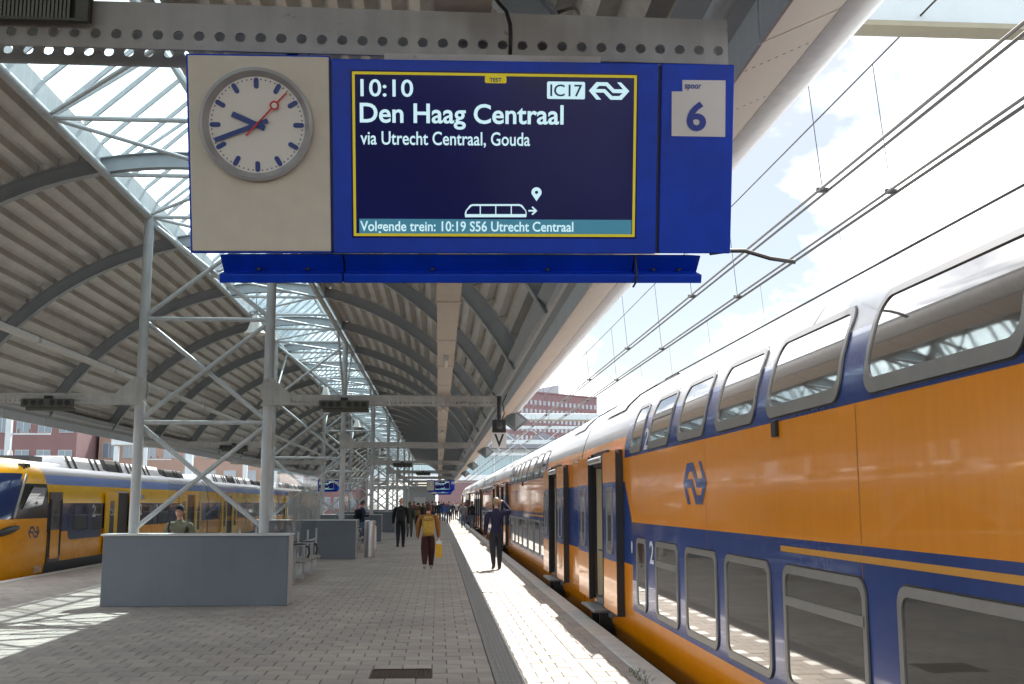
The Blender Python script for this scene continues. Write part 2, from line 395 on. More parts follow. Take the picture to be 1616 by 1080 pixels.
# tactile guide strip: slabs with raised ribs
tact_m = M('tactile_grey', (0.25, 0.24, 0.23), 0.75, 0, 0.15, 8, 0.1, 90)
tb = MB(); tb.box(0.005, 0.285, 0.004, 0.296, -0.03, -0.002)
for k in range(6): tb.prism([(0.018 + k * 0.045, -0.003), (0.05 + k * 0.045, -0.003), (0.043 + k * 0.045, 0.006), (0.025 + k * 0.045, 0.006)], 'y', 0.006, 0.294)
tme = tb.mesh('tactile_tile', tact_m)
for k in range(120): inst('tactile_tile', tme, plat, (0.555, 9.0 + k * 0.3, 0))
tb = MB(); tb.box(0.555, 0.84, 45.0, 190, -0.01, 0.003); tb.build('tactile_strip', tact_m, plat)

# drain grate, exactly filling the gap left in the pavers
gh = (GAP[-1] + .3 - GAP[0]) / 2 - .004; GR = Vector((GR.x, (GAP[0] + GAP[-1] + .3) / 2, 0)); gw = .296
g = thing('drain_grate', 'rusty brown slotted drain grate set in the paving at the bottom', 'drain', (GR.x, GR.y, 0))
rust = M('rusty_iron', (0.085, 0.05, 0.035), 0.75, 0.3, 0.35, 20, 0.2, 80)
b = MB(); b.box(-gw, gw, -gh, -gh + .018, -.02, .004); b.box(-gw, gw, gh - .018, gh, -.02, .004); b.box(-gw, -gw + .02, -gh + .018, gh - .018, -.02, .004); b.box(gw - .02, gw, -gh + .018, gh - .018, -.02, .004); b.build('frame', rust, g)
bme = MB().box(-.008, .008, -gh + .018, gh - .018, -.018, .002).mesh('bar', rust)
for k in range(18): inst('bar', bme, g, (-gw + .04 + k * (2 * gw - .08) / 17, 0, 0))
MB().box(-gw + .02, gw - .02, -gh + .018, gh - .018, -.0085, -.0075).build('pit', black_m, g)
# weeds in the joint at the kerb
weed = M('weed_green', (0.07, 0.11, 0.03), 0.7, 0, 0.3)
wb = MB()
for k in range(60):
    x = EDGE_R - 0.28 + random.uniform(-.05, .1); y = random.choice([10.4, 10.6, 10.9, 11.1]) + random.uniform(-.12, .12)
    h = random.uniform(.02, .07); a = random.uniform(0, 6.28); dx, dy = math.cos(a) * h * .8, math.sin(a) * h * .8
    wb.add([(x - .004, y, 0.0), (x + .004, y, 0.0), (x + dx, y + dy, h)], [(0, 1, 2)])
tag(wb.build('weeds', weed, fix=False), 'small green weeds growing in the joint by the platform edge', 'weeds', kind='stuff')

# ================================================================== CANOPY SUPPORT FRAMES
F0, SP = 3.905, 14.72
CXM = -4.0                                                        # centre line of the canopy
COLX = (-5.07, -2.93)
ZA0, ZA1 = 3.325, 3.50                                            # beam arm
ZT = 6.60
def hole_plate(b, xa, xb, y0, y1, pitch=0.0745, r=0.0195, zc=3.375):
    """plate in the XZ plane with a row of real holes"""
    n = int((xb - xa) / pitch); pitch = (xb - xa) / n; N = 12
    for k in range(n):
        x0, x1 = xa + k * pitch, xa + (k + 1) * pitch; cx = (x0 + x1) / 2
        zt = zc + (zc - ZA0)
        sq = []; ci = []
        ca = math.degrees(math.atan2(zc - ZA0, pitch / 2))
        for a_ in (0, ca * .55, ca, 90, 180 - ca, 180 - ca * .55, 180, 180 + ca * .55, 180 + ca, 270, 360 - ca, 360 - ca * .55):
            a = R(a_); c, s_ = math.cos(a), math.sin(a)
            t = min((pitch / 2) / abs(c) if abs(c) > 1e-6 else 9, (zc - ZA0) / abs(s_) if abs(s_) > 1e-6 else 9)
            sq.append((cx + c * t, zc + s_ * t)); ci.append((cx + c * r, zc + s_ * r))
        for yy in (y0, y1):
            b.add([(p[0], yy, p[1]) for p in sq + ci], [(i, (i + 1) % N, N + (i + 1) % N, N + i) for i in range(N)])
        b.add([(p[0], y0, p[1]) for p in ci] + [(p[0], y1, p[1]) for p in ci], [(i, (i + 1) % N, N + (i + 1) % N, N + i) for i in range(N)])
    zt = zc + (zc - ZA0)
    b.box(xa, xb, y0, y1, zt, ZA1)
    b.box(xa, xb, y0 + 0.0005, y1 - 0.0005, ZA0 - 0.004, ZA0)
    return b
def make_frame(lite, fan=True):
    f = thing('canopy_frame', 'grey steel frame', 'steel frame', (0, 0, 0), 'twin column frames holding the canopy')
    for cx in COLX:
        MB().tube((cx, 0, 0), (cx, 0, ZT), 0.083, 16).build('column', steel, f, smooth=40)
    for side in (1, -1):
        xa, xb = (COLX[1] + 0.06, 1.08) if side > 0 else (-9.08, COLX[0] - 0.06)
        for yy in (-0.085, 0.075):
            b = MB()
            if lite: b.box(xa, xb, yy, yy + 0.012, ZA0, ZA1)
            else: hole_plate(b, xa, xb, yy, yy + 0.012)
            b.build('beam_plate', beam_m, f, fix=not lite)
        c = COLX[1] if side > 0 else COLX[0]
        # rounded gusset where arm meets column
        g2 = [(c - side * 0.12, 3.30), (c + side * 0.40, 3.325 - 0.003), (c + side * 0.40, 3.503), (c + side * 0.06, 3.80)]
        g2 += [(c - side * (0.02 + 0.1 * math.sin(math.pi * k / 8)), 3.82 - 0.5 * k / 8) for k in range(1, 8)]
        for yy in (-0.10, 0.0885): MB().prism(g2, 'y', yy, yy + 0.011).build('gusset', beam_m, f)
        MB().tube((c - side * .01, -0.118, 3.74), (c - side * .01, -0.1, 3.74), 0.022, 8).build('bolt', steel_dk, f)
    zs = [1.2, 3.02, 4.80, 6.55]
    for z in zs[1:3]: MB().tube((COLX[0], 0, z), (COLX[1], 0, z), 0.038, 10).build('strut', steel, f, smooth=40)
    for i in range(3):
        MB().tube((COLX[0], -0.015, zs[i] + 0.03), (COLX[1], -0.015, zs[i + 1] - 0.03), 0.04, 10).build('diagonal_brace', steel, f, smooth=40)
        MB().tube((COLX[0], 0.06, zs[i + 1] - 0.03), (COLX[1], 0.06, zs[i] + 0.03), 0.04, 10).build('diagonal_brace', steel, f, smooth=40)
    for cx in (COLX if fan else ()):
        for s_ in (-1, 1):
            MB().tube((cx, 0, 4.72), (cx, s_ * 2.45, 6.52), 0.034, 8).build('fan_strut', steel, f, smooth=40)
    return f
frame_near = make_frame(False, False); frame_full = make_frame(False); frame_lite = make_frame(True)
FR_LAB = ['grey steel canopy frame right behind the large departure display, its holed beam across the top',
          'nearest full twin column steel frame standing on the big blue grey box',
          'second twin column steel frame, on the box beside the litter bin',
          'third twin column steel frame along the platform, behind the man with a phone',
          'fourth twin column steel frame along the platform, above the passengers',
          'fifth twin column steel frame, far down the platform', 'sixth twin column steel frame, far down the platform',
          'seventh twin column steel frame, far down the platform', 'last twin column steel frame near the vanishing point']
FY = [F0 + SP * k for k in range(9)]
u1 = u2 = False
for k, y in enumerate(FY):
    if k < 2: o = copy_tree(frame_near) if k else frame_near
    elif k < 4: o = copy_tree(frame_full) if u1 else frame_full; u1 = True
    else: o = copy_tree(frame_lite) if u2 else frame_lite; u2 = True
    o.location = (0, y, 0); o['label'] = FR_LAB[k]

# ================================================================== CANOPY ROOF
RIBS = [F0 - 2.45 + 4.9067 * k for k in range(-7, 27)]
ZAPEX, XEND, ZEND = 6.72, 5.10, 3.66
RISE = ZAPEX - ZEND
RAD = (XEND ** 2 + RISE ** 2) / (2 * RISE); ZC = ZAPEX - RAD
AMAX = math.asin(XEND / RAD)
def arc(a, rr): return (CXM + rr * math.sin(a), ZC + rr * math.cos(a))
can = thing('platform_canopy', 'long barrel vaulted platform canopy of corrugated decking with a glazed ridge', 'canopy', (0, 0, 0))
# rib: I section bent along the arc
rb = MB(); NS = 44
prof = [(-.075, 0), (.075, 0), (.075, .014), (.008, .014), (.008, .226), (.075, .226), (.075, .24), (-.075, .24), (-.075, .226), (-.008, .226), (-.008, .014), (-.075, .014)]
rows = []
for i in range(NS + 1):
    a = -AMAX + 2 * AMAX * i / NS
    rows.append([(arc(a, RAD + q)[0], p, arc(a, RAD + q)[1]) for p, q in prof])
rb.grid(rows, closed=True); rb.add(rows[0], [tuple(range(12))]); rb.add(rows[-1], [tuple(range(12))])
for a in [AMAX * t for t in (-.19, .19)]:                          # splice plates
    p0, p1 = arc(a, RAD + .015), arc(a, RAD + .225)
    rb.prism([(p0[0] - .006, p0[1]), (p0[0] + .006, p0[1]), (p1[0] + .006, p1[1]), (p1[0] - .006, p1[1])], 'y', -.07, .07)
rme = rb.mesh('rib', steel_dk, 30)
for y in RIBS: inst('rib', rme, can, (0, y, 0))
# corrugated decking, one panel per bay and side
A0 = math.asin(1.14 / RAD)
PITCH, DEP = 0.30, 0.13
def deck_mesh(side):
    b = MB(); L = (AMAX - A0) * (RAD + .25); n = int(L / PITCH); pt = []
    for k in range(n):
        for s_, o_ in ((0, 0), (.38, 0), (.52, 1), (.86, 1)):
            pt.append(((k + s_) * L / n, o_))
    pt.append((L, 0))
    rows = []
    for yy in (0.03, 4.875):
        rows.append([(arc(side * (A0 + s_ / (RAD + .25)), RAD + .245 + DEP * o_)[0], yy, arc(side * (A0 + s_ / (RAD + .25)), RAD + .245 + DEP * o_)[1]) for s_, o_ in pt])
    b.grid(rows)
    rows2 = [[(arc(side * (A0 + s_ / (RAD + .25)), RAD + .44)[0], yy, arc(side * (A0 + s_ / (RAD + .25)), RAD + .44)[1]) for s_, o_ in pt] for yy in (0.03, 4.875)]
    b.grid(rows2)
    return b.mesh('decking_panel', deck_m, fix=False)
for sd_ in (1, -1):
    dm = deck_mesh(sd_)
    for y in RIBS[:-1]: inst('decking_panel', dm, can, (0, y, 0))
# chords, upstands, ridge lantern
Y0, Y1 = RIBS[0] - .2, RIBS[-1] + .2
for cx in COLX:
    MB().tube((cx, Y0, 6.60), (cx, Y1, 6.60), 0.062, 14).build('chord_tube', steel, can, smooth=40)
EV = (CXM - 1.18, CXM + 1.18); ZE = 7.08; ZR = 8.15
for ex, s_ in ((EV[0], -1), (EV[1], 1)):
    MB().box(ex - .02, ex + .02, Y0, Y1, 6.66, ZE).build('upstand', steel, can)
MB().box(CXM - .05, CXM + .05, Y0, Y1, ZR - .06, ZR + .06).build('ridge_beam', steel, can)
node = RIBS[0]
cs = MB().tube((COLX[0], 0, 6.6), (COLX[1], 0, 6.6), .034, 8).mesh('cross_strut', steel, 40)
d1 = MB().tube((COLX[0], 0, 6.6), (COLX[1], 2.4533, 6.6), .03, 8).mesh('lantern_brace', steel, 40)
d2 = MB().tube((COLX[1], 0, 6.64), (COLX[0], 2.4533, 6.64), .03, 8).mesh('lantern_brace', steel, 40)
p1 = MB().tube((COLX[0], 0, 6.6), (CXM, 1.23, ZR - .06), .03, 8).mesh('lantern_post', steel, 40)
p2 = MB().tube((COLX[1], 0, 6.6), (CXM, 1.23, ZR - .06), .03, 8).mesh('lantern_post', steel, 40)
for k in range(67):
    y = node + k * 2.45333
    inst('cross_strut', cs, can, (0, y, 0)); inst('lantern_brace', d1 if k % 2 else d2, can, (0, y, 0))
    inst('lantern_post', p1, can, (0, y, 0)); inst('lantern_post', p2, can, (0, y, 0))
bar = MB()
for s_, ex in ((-1, EV[0]), (1, EV[1])):
    bar.prism([(ex, ZE - .03), (ex, ZE + .05), (CXM + s_ * .03, ZR + .05), (CXM + s_ * .03, ZR - .03)], 'y', -.02, .02)
bme = bar.mesh('glazing_bar', steel)
pane_w = 4.9067 / 6
pms = []
for s_, ex in ((-1, EV[0]), (1, EV[1])):
    b = MB(); b.prism([(ex, ZE + .03), (ex, ZE + .038), (CXM + s_ * .05, ZR + .038), (CXM + s_ * .05, ZR + .03)], 'y', .022, pane_w - .022); pms.append(b.mesh('glass_pane', skyglass))
npane = 33 * 6; farp = MB()
for k in range(npane):
    y = RIBS[0] + k * pane_w
    inst('glazing_bar', bme, can, (0, y, 0))
    if -12 < y < 105:
        for q in pms: inst('glass_pane', q, can, (0, y, 0))
    else:
        for s_, ex in ((-1, EV[0]), (1, EV[1])): farp.prism([(ex, ZE + .03), (ex, ZE + .038), (CXM + s_ * .05, ZR + .038), (CXM + s_ * .05, ZR + .03)], 'y', y + .022, y + pane_w - .022)
tag(farp.build('glass_panes_far', skyglass, can), kind='stuff')
# eaves on both sides: pipe, slotted rail, beige soffit panels, pale curved edge sheet
soff_m = M('perforated_soffit', (0.60, 0.52, 0.43), 0.55, 0, 0.07, 2)
_n, _l = soff_m.node_tree.nodes, soff_m.node_tree.links
for side in (1, -1):
    def X(x): return x if side > 0 else 2 * CXM - x
    MB().tube((X(1.17), Y0, 3.735), (X(1.17), Y1, 3.735), 0.055, 14).build('gutter_pipe', steel, can, smooth=40)
    # sheet closing the eave between rib ends and soffit
    MB().prism([(X(1.02), 3.84), (X(1.05), 3.84), (X(1.30), 3.62), (X(1.27), 3.60)], 'y', Y0, Y1).build('eave_sheet', steel_dk, can)
    b = MB(); b.prism([(X(1.23), 3.45), (X(1.245), 3.45), (X(1.245), 3.66), (X(1.23), 3.66)], 'y', 0.012, 2.441)
    fm = b.mesh('slotted_rail', steel)
    b = MB(); b.prism([(X(1.245), 3.455), (X(1.56), 3.605), (X(1.555), 3.622), (X(1.24), 3.472)], 'y', 0.008, 2.445)
    sm_ = b.mesh('soffit_panel', soff_m)
    # rows of small dark perforations as slightly proud-recessed dimples
    hb = MB()
    for row in (0.3, 0.9, 1.5, 2.1):
        for k in range(9):
            t = .06 + k * .105; xx = 1.245 + .315 * t; zz = 3.455 + .15 * t
            hb.add([(X(xx - .006), row - .006, zz - .0035), (X(xx + .006), row - .006, zz + .002), (X(xx + .006), row + .006, zz + .002), (X(xx - .006), row + .006, zz - .0035)], [(0, 1, 2, 3)])
    hm = hb.mesh('perforation_row', dark_m, fix=False)
    cp = [(1.57, 3.612), (1.64, 3.615), (1.72, 3.645), (1.79, 3.70), (1.825, 3.76), (1.815, 3.765), (1.775, 3.712), (1.71, 3.66), (1.64, 3.63), (1.57, 3.628)]
    b = MB(); b.prism([(X(p[0]), p[1]) for p in cp], 'y', 0.002, 4.904)
    em = b.mesh('edge_sheet', white_m, 50)
    MB().box(min(X(1.2), X(1.80)), max(X(1.2), X(1.80)), Y0, Y1, 3.86, 3.88).build('eave_cover', steel_dk, can)
    MB().tube((X(1.825), Y0, 3.768), (X(1.825), Y1, 3.768), .012, 8).build('edge_bead', steel, can)
    for k in range(67):
        y = node + k * 2.45333
        inst('slotted_rail', fm, can, (0, y, 0)); p = inst('soffit_panel', sm_, can, (0, y, 0))
        if y < 30: inst('perforation_row', hm, p)
        if k % 2 == 0: inst('edge_sheet', em, can, (0, y, 0))

# cable trays hanging under the decking
def tray(name, label, x, z, w, h, y0, y1, seg, lamps):
    t = thing(name, label, 'cable tray', (x, y0, z))
    me = MB().box(-w / 2, w / 2, 0.006, seg - .006, 0, h).mesh('tray_segment', beige)
    fl = MB().box(-w / 2 - .012, w / 2 + .012, -.02, .02, -.012, h * .8).mesh('joint_flange', beige)
    n = int((y1 - y0) / seg)
    for k in range(n):
        s_ = inst('tray_segment', me, t, (0, k * seg, 0)); inst('joint_flange', fl, s_, (0, 0, 0))
    rod = MB().box(-.008, .008, -.008, .008, h, h + .9).mesh('hanger_rod', dark_m)
    for k in range(0, n, 2): inst('hanger_rod', rod, t, (0, k * seg + .6, 0))
    return t
tray('cable_tray', 'long beige cable tray running down the canopy above the beams', .075, 3.53, .215, .13, -4.5, 118, 2.4, True)
lm = [MB().box(-.03, .03, 0, .1, -.06, 0).mesh('socket', steel), MB().tube((0, .1, -.045), (0, .75, -.045), .025, 10).mesh('fluorescent_tube', lampwhite, 40)]
LL = ['nearest small lamp tube under the beige cable tray', 'second small lamp tube under the beige cable tray', 'third small lamp tube under the beige cable tray', 'fourth lamp tube under the cable tray', 'fifth lamp tube under the cable tray', 'sixth lamp tube, far along the cable tray']
for k, y in enumerate((13.6, 20.9, 27.9, 35, 42, 49)):
    t = thing('tray_lamp', LL[k], 'lamp', (.08, y, 3.53), 'lamps under the cable tray'); inst('socket', lm[0], t); inst('fluorescent_tube', lm[1], t)
# light strip under the left half of the vault
t = thing('cable_duct', 'slim white duct running below the left half of the vault', 'duct', (-7.75, -4, 4.72))
dme = MB().box(-.07, .07, .1, 4.85, 0, .1).mesh('duct_segment', M('white_duct', (.66, .65, .62), .5, 0, .06))
for k in range(30): inst('duct_segment', dme, t, (0, RIBS[0] + 4 + k * 4.9067, 0))
# loudspeaker boxes on the beam arms
def speaker(label, x, y):
    t = thing('loudspeaker', label, 'loudspeaker', (x, y, 3.26), 'six driver loudspeakers on the beams')
    MB().box(-.42, .42, -.10, .0, 0, .135).build('housing', olive_m, t, bevel=.008)
    MB().box(-.36, .42, -.04, .09, -.055, -.002).build('lower_housing', olive_m, t, bevel=.006)
    MB().box(-.06, .06, -.06, .02, .137, .19).build('clamp', dark_m, t)
    for k in range(6):
        cx = -.34 + k * .125 + (.055 if k > 2 else 0)
        rg = MB(); N = 16
        a = [(cx + .048 * math.cos(6.2832 * i / N), -.108, .068 + .048 * math.sin(6.2832 * i / N)) for i in range(N)]
        b_ = [(cx + .034 * math.cos(6.2832 * i / N), -.112, .068 + .034 * math.sin(6.2832 * i / N)) for i in range(N)]
        c_ = [(cx + .02 * math.cos(6.2832 * i / N), -.102, .068 + .02 * math.sin(6.2832 * i / N)) for i in range(N)]
        rg.grid([a, b_, c_], closed=True); rg.add(c_, [tuple(range(N))]); rg.build('driver', dark_m, t, smooth=30)
    return t
s1 = at_y(544, 637, FY[1]); s2 = at_y(80, 638, FY[1])
speaker('olive loudspeaker on the right beam arm of the nearest frame', s1.x, FY[1] - .1)
speaker('olive loudspeaker on the left beam arm, above the yellow train', s2.x, FY[1] - .1)
speaker('small dark loudspeaker on the right arm of the third frame', -1.6, FY[3] - .1)
speaker('small dark loudspeaker on the right arm of the fourth frame', -.9, FY[4] - .1)
speaker('small dark loudspeaker on the left arm of the second frame', -6.2, FY[2] - .1)
# the near speaker with a slatted grille at the top left corner
t = thing('loudspeaker', 'dark loudspeaker with vertical grille bars in the top left corner', 'loudspeaker', (-1.62, F0 - .11, 3.40))
MB().box(-.5, .345, -.02, .0, 0, .22).build('back_plate', M('grille_back', (.03, .035, .02), .7, 0, .2), t)
MB().box(-.5, .345, -.045, -.0205, -.01, .0).build('bottom_plate', olive_m, t); MB().box(.30, .345, -.045, -.0205, 0.001, .22).build('side_plate', olive_m, t)
gm = MB().box(-.0045, .0045, -.042, -.034, .001, .22).mesh('grille_bar', M('grille_bar', (.13, .13, .11), .55, 0, .1))
for k in range(56): inst('grille_bar', gm, t, (-.49 + k * .0139, 0, 0))
for cx in (-.36, -.17, .02, .19): MB().tube((cx, -.03, .11), (cx, -.02, .11), .055, 18).build('driver', black_m, t)

# pendant lamps in the middle of the vault
lb = MB(); N = 20; prof = [(.05, .42), (.07, .40), (.17, .10), (.24, .02), (.24, 0), (.21, 0), (.14, .1)]
lb.grid([[(r_ * math.cos(6.2832 * i / N), r_ * math.sin(6.2832 * i / N), z_) for i in range(N)] for r_, z_ in prof], closed=True)
lme = lb.mesh('shade', lampwhite, 40); cap = MB().tube((0, 0, .42), (0, 0, .5), .05, 12).mesh('cap', steel_dk); rod = MB().tube((0, 0, .5), (0, 0, 2.85), .012, 6).mesh('rod', steel)
PL = ['nearest', 'second', 'third', 'fourth', 'fifth', 'sixth', 'farthest visible']
for k in range(7):
    y = 23.4 + k * SP
    t = thing('pendant_lamp', PL[k] + ' pale bell shaped pendant lamp hanging in the middle of the vault', 'lamp', (CXM, y, 5.28), 'bell lamps under the glazed ridge')
    inst('shade', lme, t); inst('cap', cap, t); inst('rod', rod, t)

# ================================================================== DEPARTURE DISPLAY WITH CLOCK
CR = [(292, 85), (1160, 97), (1152, 403), (300, 400)]              # corners in the photo: TL TR BR BL
TL, TR = at_y(*CR[0], 3.68), at_y(*CR[1], 3.68); BR_, BL = at_y(*CR[2], 3.85), at_y(*CR[3], 3.85)
_u = ((TR - TL) + (BR_ - BL)).normalized(); _v = ((TL - BL) + (TR - BR_)); _v = (_v - _u * _v.dot(_u)).normalized(); _nn = _u.cross(_v)
SW, SH = ((TR - TL).length + (BR_ - BL).length) / 2, ((TL - BL).length + (TR - BR_).length) / 2
def homog(src, dst):
    A = []; B = []
    for (x, y), (u, v) in zip(src, dst):
        A += [[x, y, 1, 0, 0, 0, -u * x, -u * y], [0, 0, 0, x, y, 1, -v * x, -v * y]]; B += [u, v]
    h = np.linalg.solve(np.array(A, float), np.array(B, float)); return np.append(h, 1).reshape(3, 3)
HG = homog(CR, [(0, SH), (SW, SH), (SW, 0), (0, 0)])
def uv(x, y):
    q = HG @ np.array([x, y, 1.0]); return (q[0] / q[2], q[1] / q[2])
def rect(x0, y0, x1, y1):                                           # photo rectangle -> sign u0,v0,u1,v1
    a, b = uv(x0, (y0 + y1) / 2), uv(x1, (y0 + y1) / 2); c, d = uv((x0 + x1) / 2, y1), uv((x0 + x1) / 2, y0); return a[0], c[1], b[0], d[1]
sgn = thing('departure_display', 'large blue departure display with clock and track number 6 hanging over the platform', 'departure sign')
SGM = Matrix(((_u.x, _v.x, _nn.x, BL.x), (_u.y, _v.y, _nn.y, BL.y), (_u.z, _v.z, _nn.z, BL.z), (0, 0, 0, 1)))
sgn.matrix_world = SGM
uc = uv(521, 250)[0]; ud0, ud1 = uv(524, 250)[0], uv(1036, 250)[0]; us = uv(1041, 250)[0]
cb = MB().box(0.008, uc - .003, .008, SH - .006, -.22, 0).build('clock_cabinet', [cream], sgn, bevel=.004)
MB().box(0, uc - .001, 0, SH, -.24, -.006).build('cabinet_casing', [sign_blue], sgn, bevel=.004)
db = MB().box(ud0, ud1, 0.002, SH - .012, -.22, .004).build('display_cabinet', [sign_blue], sgn, bevel=.004)
tb = MB().box(us, SW, 0.004, SH - .012, -.22, .002).build('track_number_panel', [sign_blue], sgn, bevel=.004)
MB().box(uc - .0015, ud0 + .001, .01, SH - .02, -.2, -.008).build('gap_strip', sign_navy, sgn)
MB().box(ud1 - .001, us + .001, .01, SH - .02, -.2, -.008).build('gap_strip', sign_navy, sgn)
# clock
ck = uv(405.5, 198.5); CRAD = (uv(494, 198)[0] - uv(316, 198)[0]) / 2
def ring(b, r0, z0, r1, z1, N=64, mi=0):
    b.grid([[(ck[0] + r * math.cos(6.283185 * i / N), ck[1] + r * math.sin(6.283185 * i / N), z) for i in range(N)] for r, z in ((r0, z0), (r1, z1))], mi, closed=True)
rim = MB(); ring(rim, CRAD, .0, CRAD, .03); ring(rim, CRAD, .03, CRAD - .012, .034); ring(rim, CRAD - .012, .034, CRAD - .03, .006)
rim.build('clock_rim', M('clock_rim_grey', (.42, .42, .42), .35, .2, .06), cb, smooth=35)
face = MB(); N = 64; face.add([(ck[0] + (CRAD - .028) * math.cos(6.283185 * i / N), ck[1] + (CRAD - .028) * math.sin(6.283185 * i / N), .006) for i in range(N)], [tuple(range(N))])
face.build('clock_face', M('clock_face_white', (.80, .77, .70), .4, 0, .03, 2), cb)
clk_blue = M('clock_blue', (.012, .045, .24), .4, 0, .05)
def clk(a, r): return (ck[0] + r * math.sin(a), ck[1] + r * math.cos(a))
def bar_poly(p0, p1, w, z0, z1, rnd=True):
    p0, p1 = Vector((*p0, 0)), Vector((*p1, 0)); d = (p1 - p0).normalized(); nn = Vector((-d.y, d.x, 0)); pts = []
    if rnd:
        for k in range(7): a = math.pi * k / 6; pts.append(p1 + nn * w * math.cos(a) + d * w * math.sin(a))
        for k in range(7): a = math.pi * k / 6; pts.append(p0 - nn * w * math.cos(a) - d * w * math.sin(a))
    else: pts = [p1 + nn * w, p1 - nn * w, p0 - nn * w, p0 + nn * w]
    return MB().prism([(p.x, p.y) for p in pts], 'z', z0, z1)
rf = CRAD - .03
for k in range(12):
    a = k * math.pi / 6; bar_poly(clk(a, rf * .80), clk(a, rf * .93), .0085, .0065, .009).build('hour_mark', clk_blue, cb)
dots = MB()
for k in range(60):
    if k % 5: 
        c = clk(k * math.pi / 30, rf * .945); dots.add([(c[0] + .0028 * math.cos(i * .785), c[1] + .0028 * math.sin(i * .785), .0078) for i in range(8)], [tuple(range(8))])
tag(dots.build('minute_dots', clk_blue, cb, fix=False), kind='stuff')
def hand(name, dx, dy, L, tail, w, z, m):
    q = math.hypot(dx, dy); d = (dx / q, -dy / q)
    return bar_poly((ck[0] - d[0] * tail, ck[1] - d[1] * tail), (ck[0] + d[0] * L, ck[1] + d[1] * L), w, z, z + .003, False).build(name, m, cb)
hand('hour_hand', -105, -46, rf * .55, rf * .18, .0098, .012, clk_blue); hand('minute_hand', -180, 68, rf * .93, rf * .25, .0082, .016, clk_blue)
redm = M('clock_red', (.55, .01, .015), .4, 0, .04)
hand('second_hand', 138, -144, rf * .92, rf * .32, .003, .020, redm)
q = math.hypot(138, 144); rc = (ck[0] + 138 / q * rf * .55, ck[1] + 144 / q * rf * .55)
o = MB(); N = 24
o.grid([[(rc[0] + r * math.cos(6.2832 * i / N), rc[1] + r * math.sin(6.2832 * i / N), .0245) for i in range(N)] for r in (.010, .0165)], closed=True); o.build('second_hand_ring', redm, cb, fix=False)
o = MB(); o.add([(rc[0] + .011 * math.cos(6.2832 * i / N), rc[1] + .011 * math.sin(6.2832 * i / N), .0240) for i in range(N)], [tuple(range(N))]); o.build('second_hand_eye', MATS['clock_face_white'], cb, fix=False)
# screen
scr = bpy.data.materials.new('screen'); scr.use_nodes = True; n, l = scr.node_tree.nodes, scr.node_tree.links; b = n['Principled BSDF']
b.inputs['Base Color'].default_value = (.006, .006, .010, 1); b.inputs['Roughness'].default_value = .12; b.inputs['Specular IOR Level'].default_value = .3
tc = n.new('ShaderNodeTexCoord'); nz = n.new('ShaderNodeTexNoise'); nz.inputs['Scale'].default_value = 2.2; nz.inputs['Detail'].default_value = 3
cr = n.new('ShaderNodeValToRGB'); cr.color_ramp.elements[0].color = (.004, .004, .03, 1); cr.color_ramp.elements[1].color = (.006, .010, .13, 1)
l.new(tc.outputs['Object'], nz.inputs['Vector']); l.new(nz.outputs['Fac'], cr.inputs['Fac']); l.new(cr.outputs['Color'], b.inputs['Emission Color']); b.inputs['Emission Strength'].default_value = .09
MATS['screen'] = scr
x0, y0, x1, y1 = rect(556, 117, 1002, 374)
yel = M('screen_yellow', (.5, .42, .02), .5, 0, .05, emit=(.62, .50, .005), estr=.07)
fr = MB(); t = .0095
for (a, b_, c, d) in ((x0, y0, x1, y0 + t), (x0, y1 - t, x1, y1), (x0, y0 + t, x0 + t, y1 - t), (x1 - t, y0 + t, x1, y1 - t)): fr.add([(a, b_, .0075), (c, b_, .0075), (c, d, .0075), (a, d, .0075)], [(0, 1, 2, 3)])
sc_o = MB().box(x0 - .006, x1 + .006, y0 - .006, y1 + .006, .0, .0055).build('screen', scr, db)
fr.build('yellow_frame', yel, db, fix=False)
ink = M('screen_text', (.3, .45, .5), .5, 0, 0, emit=(.52, .74, .80), estr=.15)
navy = M('screen_navy', (.01, .02, .06), .5, 0, 0, emit=(.01, .03, .08), estr=.1)
band = M('screen_band', (.03, .09, .13), .3, 0, .0, emit=(.03, .15, .22), estr=.16)
def put(name, me, m, par=db):
    me.materials.clear(); me.materials.append(m); return inst(name, me, par)
def ptxt(s_, x0, y0, x1, y1, m=ink, bold=.012, z=.009, par=db): return put('lettering', text_mesh(s_, *(lambda r: (r[0], r[1], r[2], r[3]))(rect(x0, y0, x1, y1)), z, bold), m, par)
def prect(name, x0, y0, x1, y1, m, z, par=db, rad=0.0):
    r = rect(x0, y0, x1, y1)
    if rad == 0: lp = [(r[0], r[1]), (r[2], r[1]), (r[2], r[3]), (r[0], r[3])]
    else:
        lp = []
        for cx, cy, a0 in ((r[2] - rad, r[3] - rad, 0), (r[0] + rad, r[3] - rad, 90), (r[0] + rad, r[1] + rad, 180), (r[2] - rad, r[1] + rad, 270)):
            lp += [(cx + rad * math.cos(R(a0 + 18 * k)), cy + rad * math.sin(R(a0 + 18 * k))) for k in range(6)]
    return put(name, poly_mesh(name, [lp], z), m, par)
ptxt('10:10', 568, 126.5, 651, 154)
ptxt('Den Haag Centraal', 567, 165, 888, 206, bold=.018)
ptxt('via Utrecht Centraal, Gouda', 568, 209, 835, 234)
prect('band', 566, 347, 995, 370.5, band, .0065); ptxt('Volgende trein: 10:19 S56 Utrecht Centraal', 567.5, 350, 903, 371, bold=.015)
prect('test_badge', 764, 121, 798, 132.5, yel, .008, rad=.005); ptxt('TEST', 771, 124, 790.5, 130.5, navy, .03, .0095)
prect('service_badge', 862, 130, 922, 157.5, ink, .008, rad=.006); ptxt('IC17', 867, 134.5, 917.5, 153.5, navy, .01, .0095)
r = rect(928, 131, 992, 158.5); put('logo', poly_mesh('logo', logo_loops(*r), .009), ink)
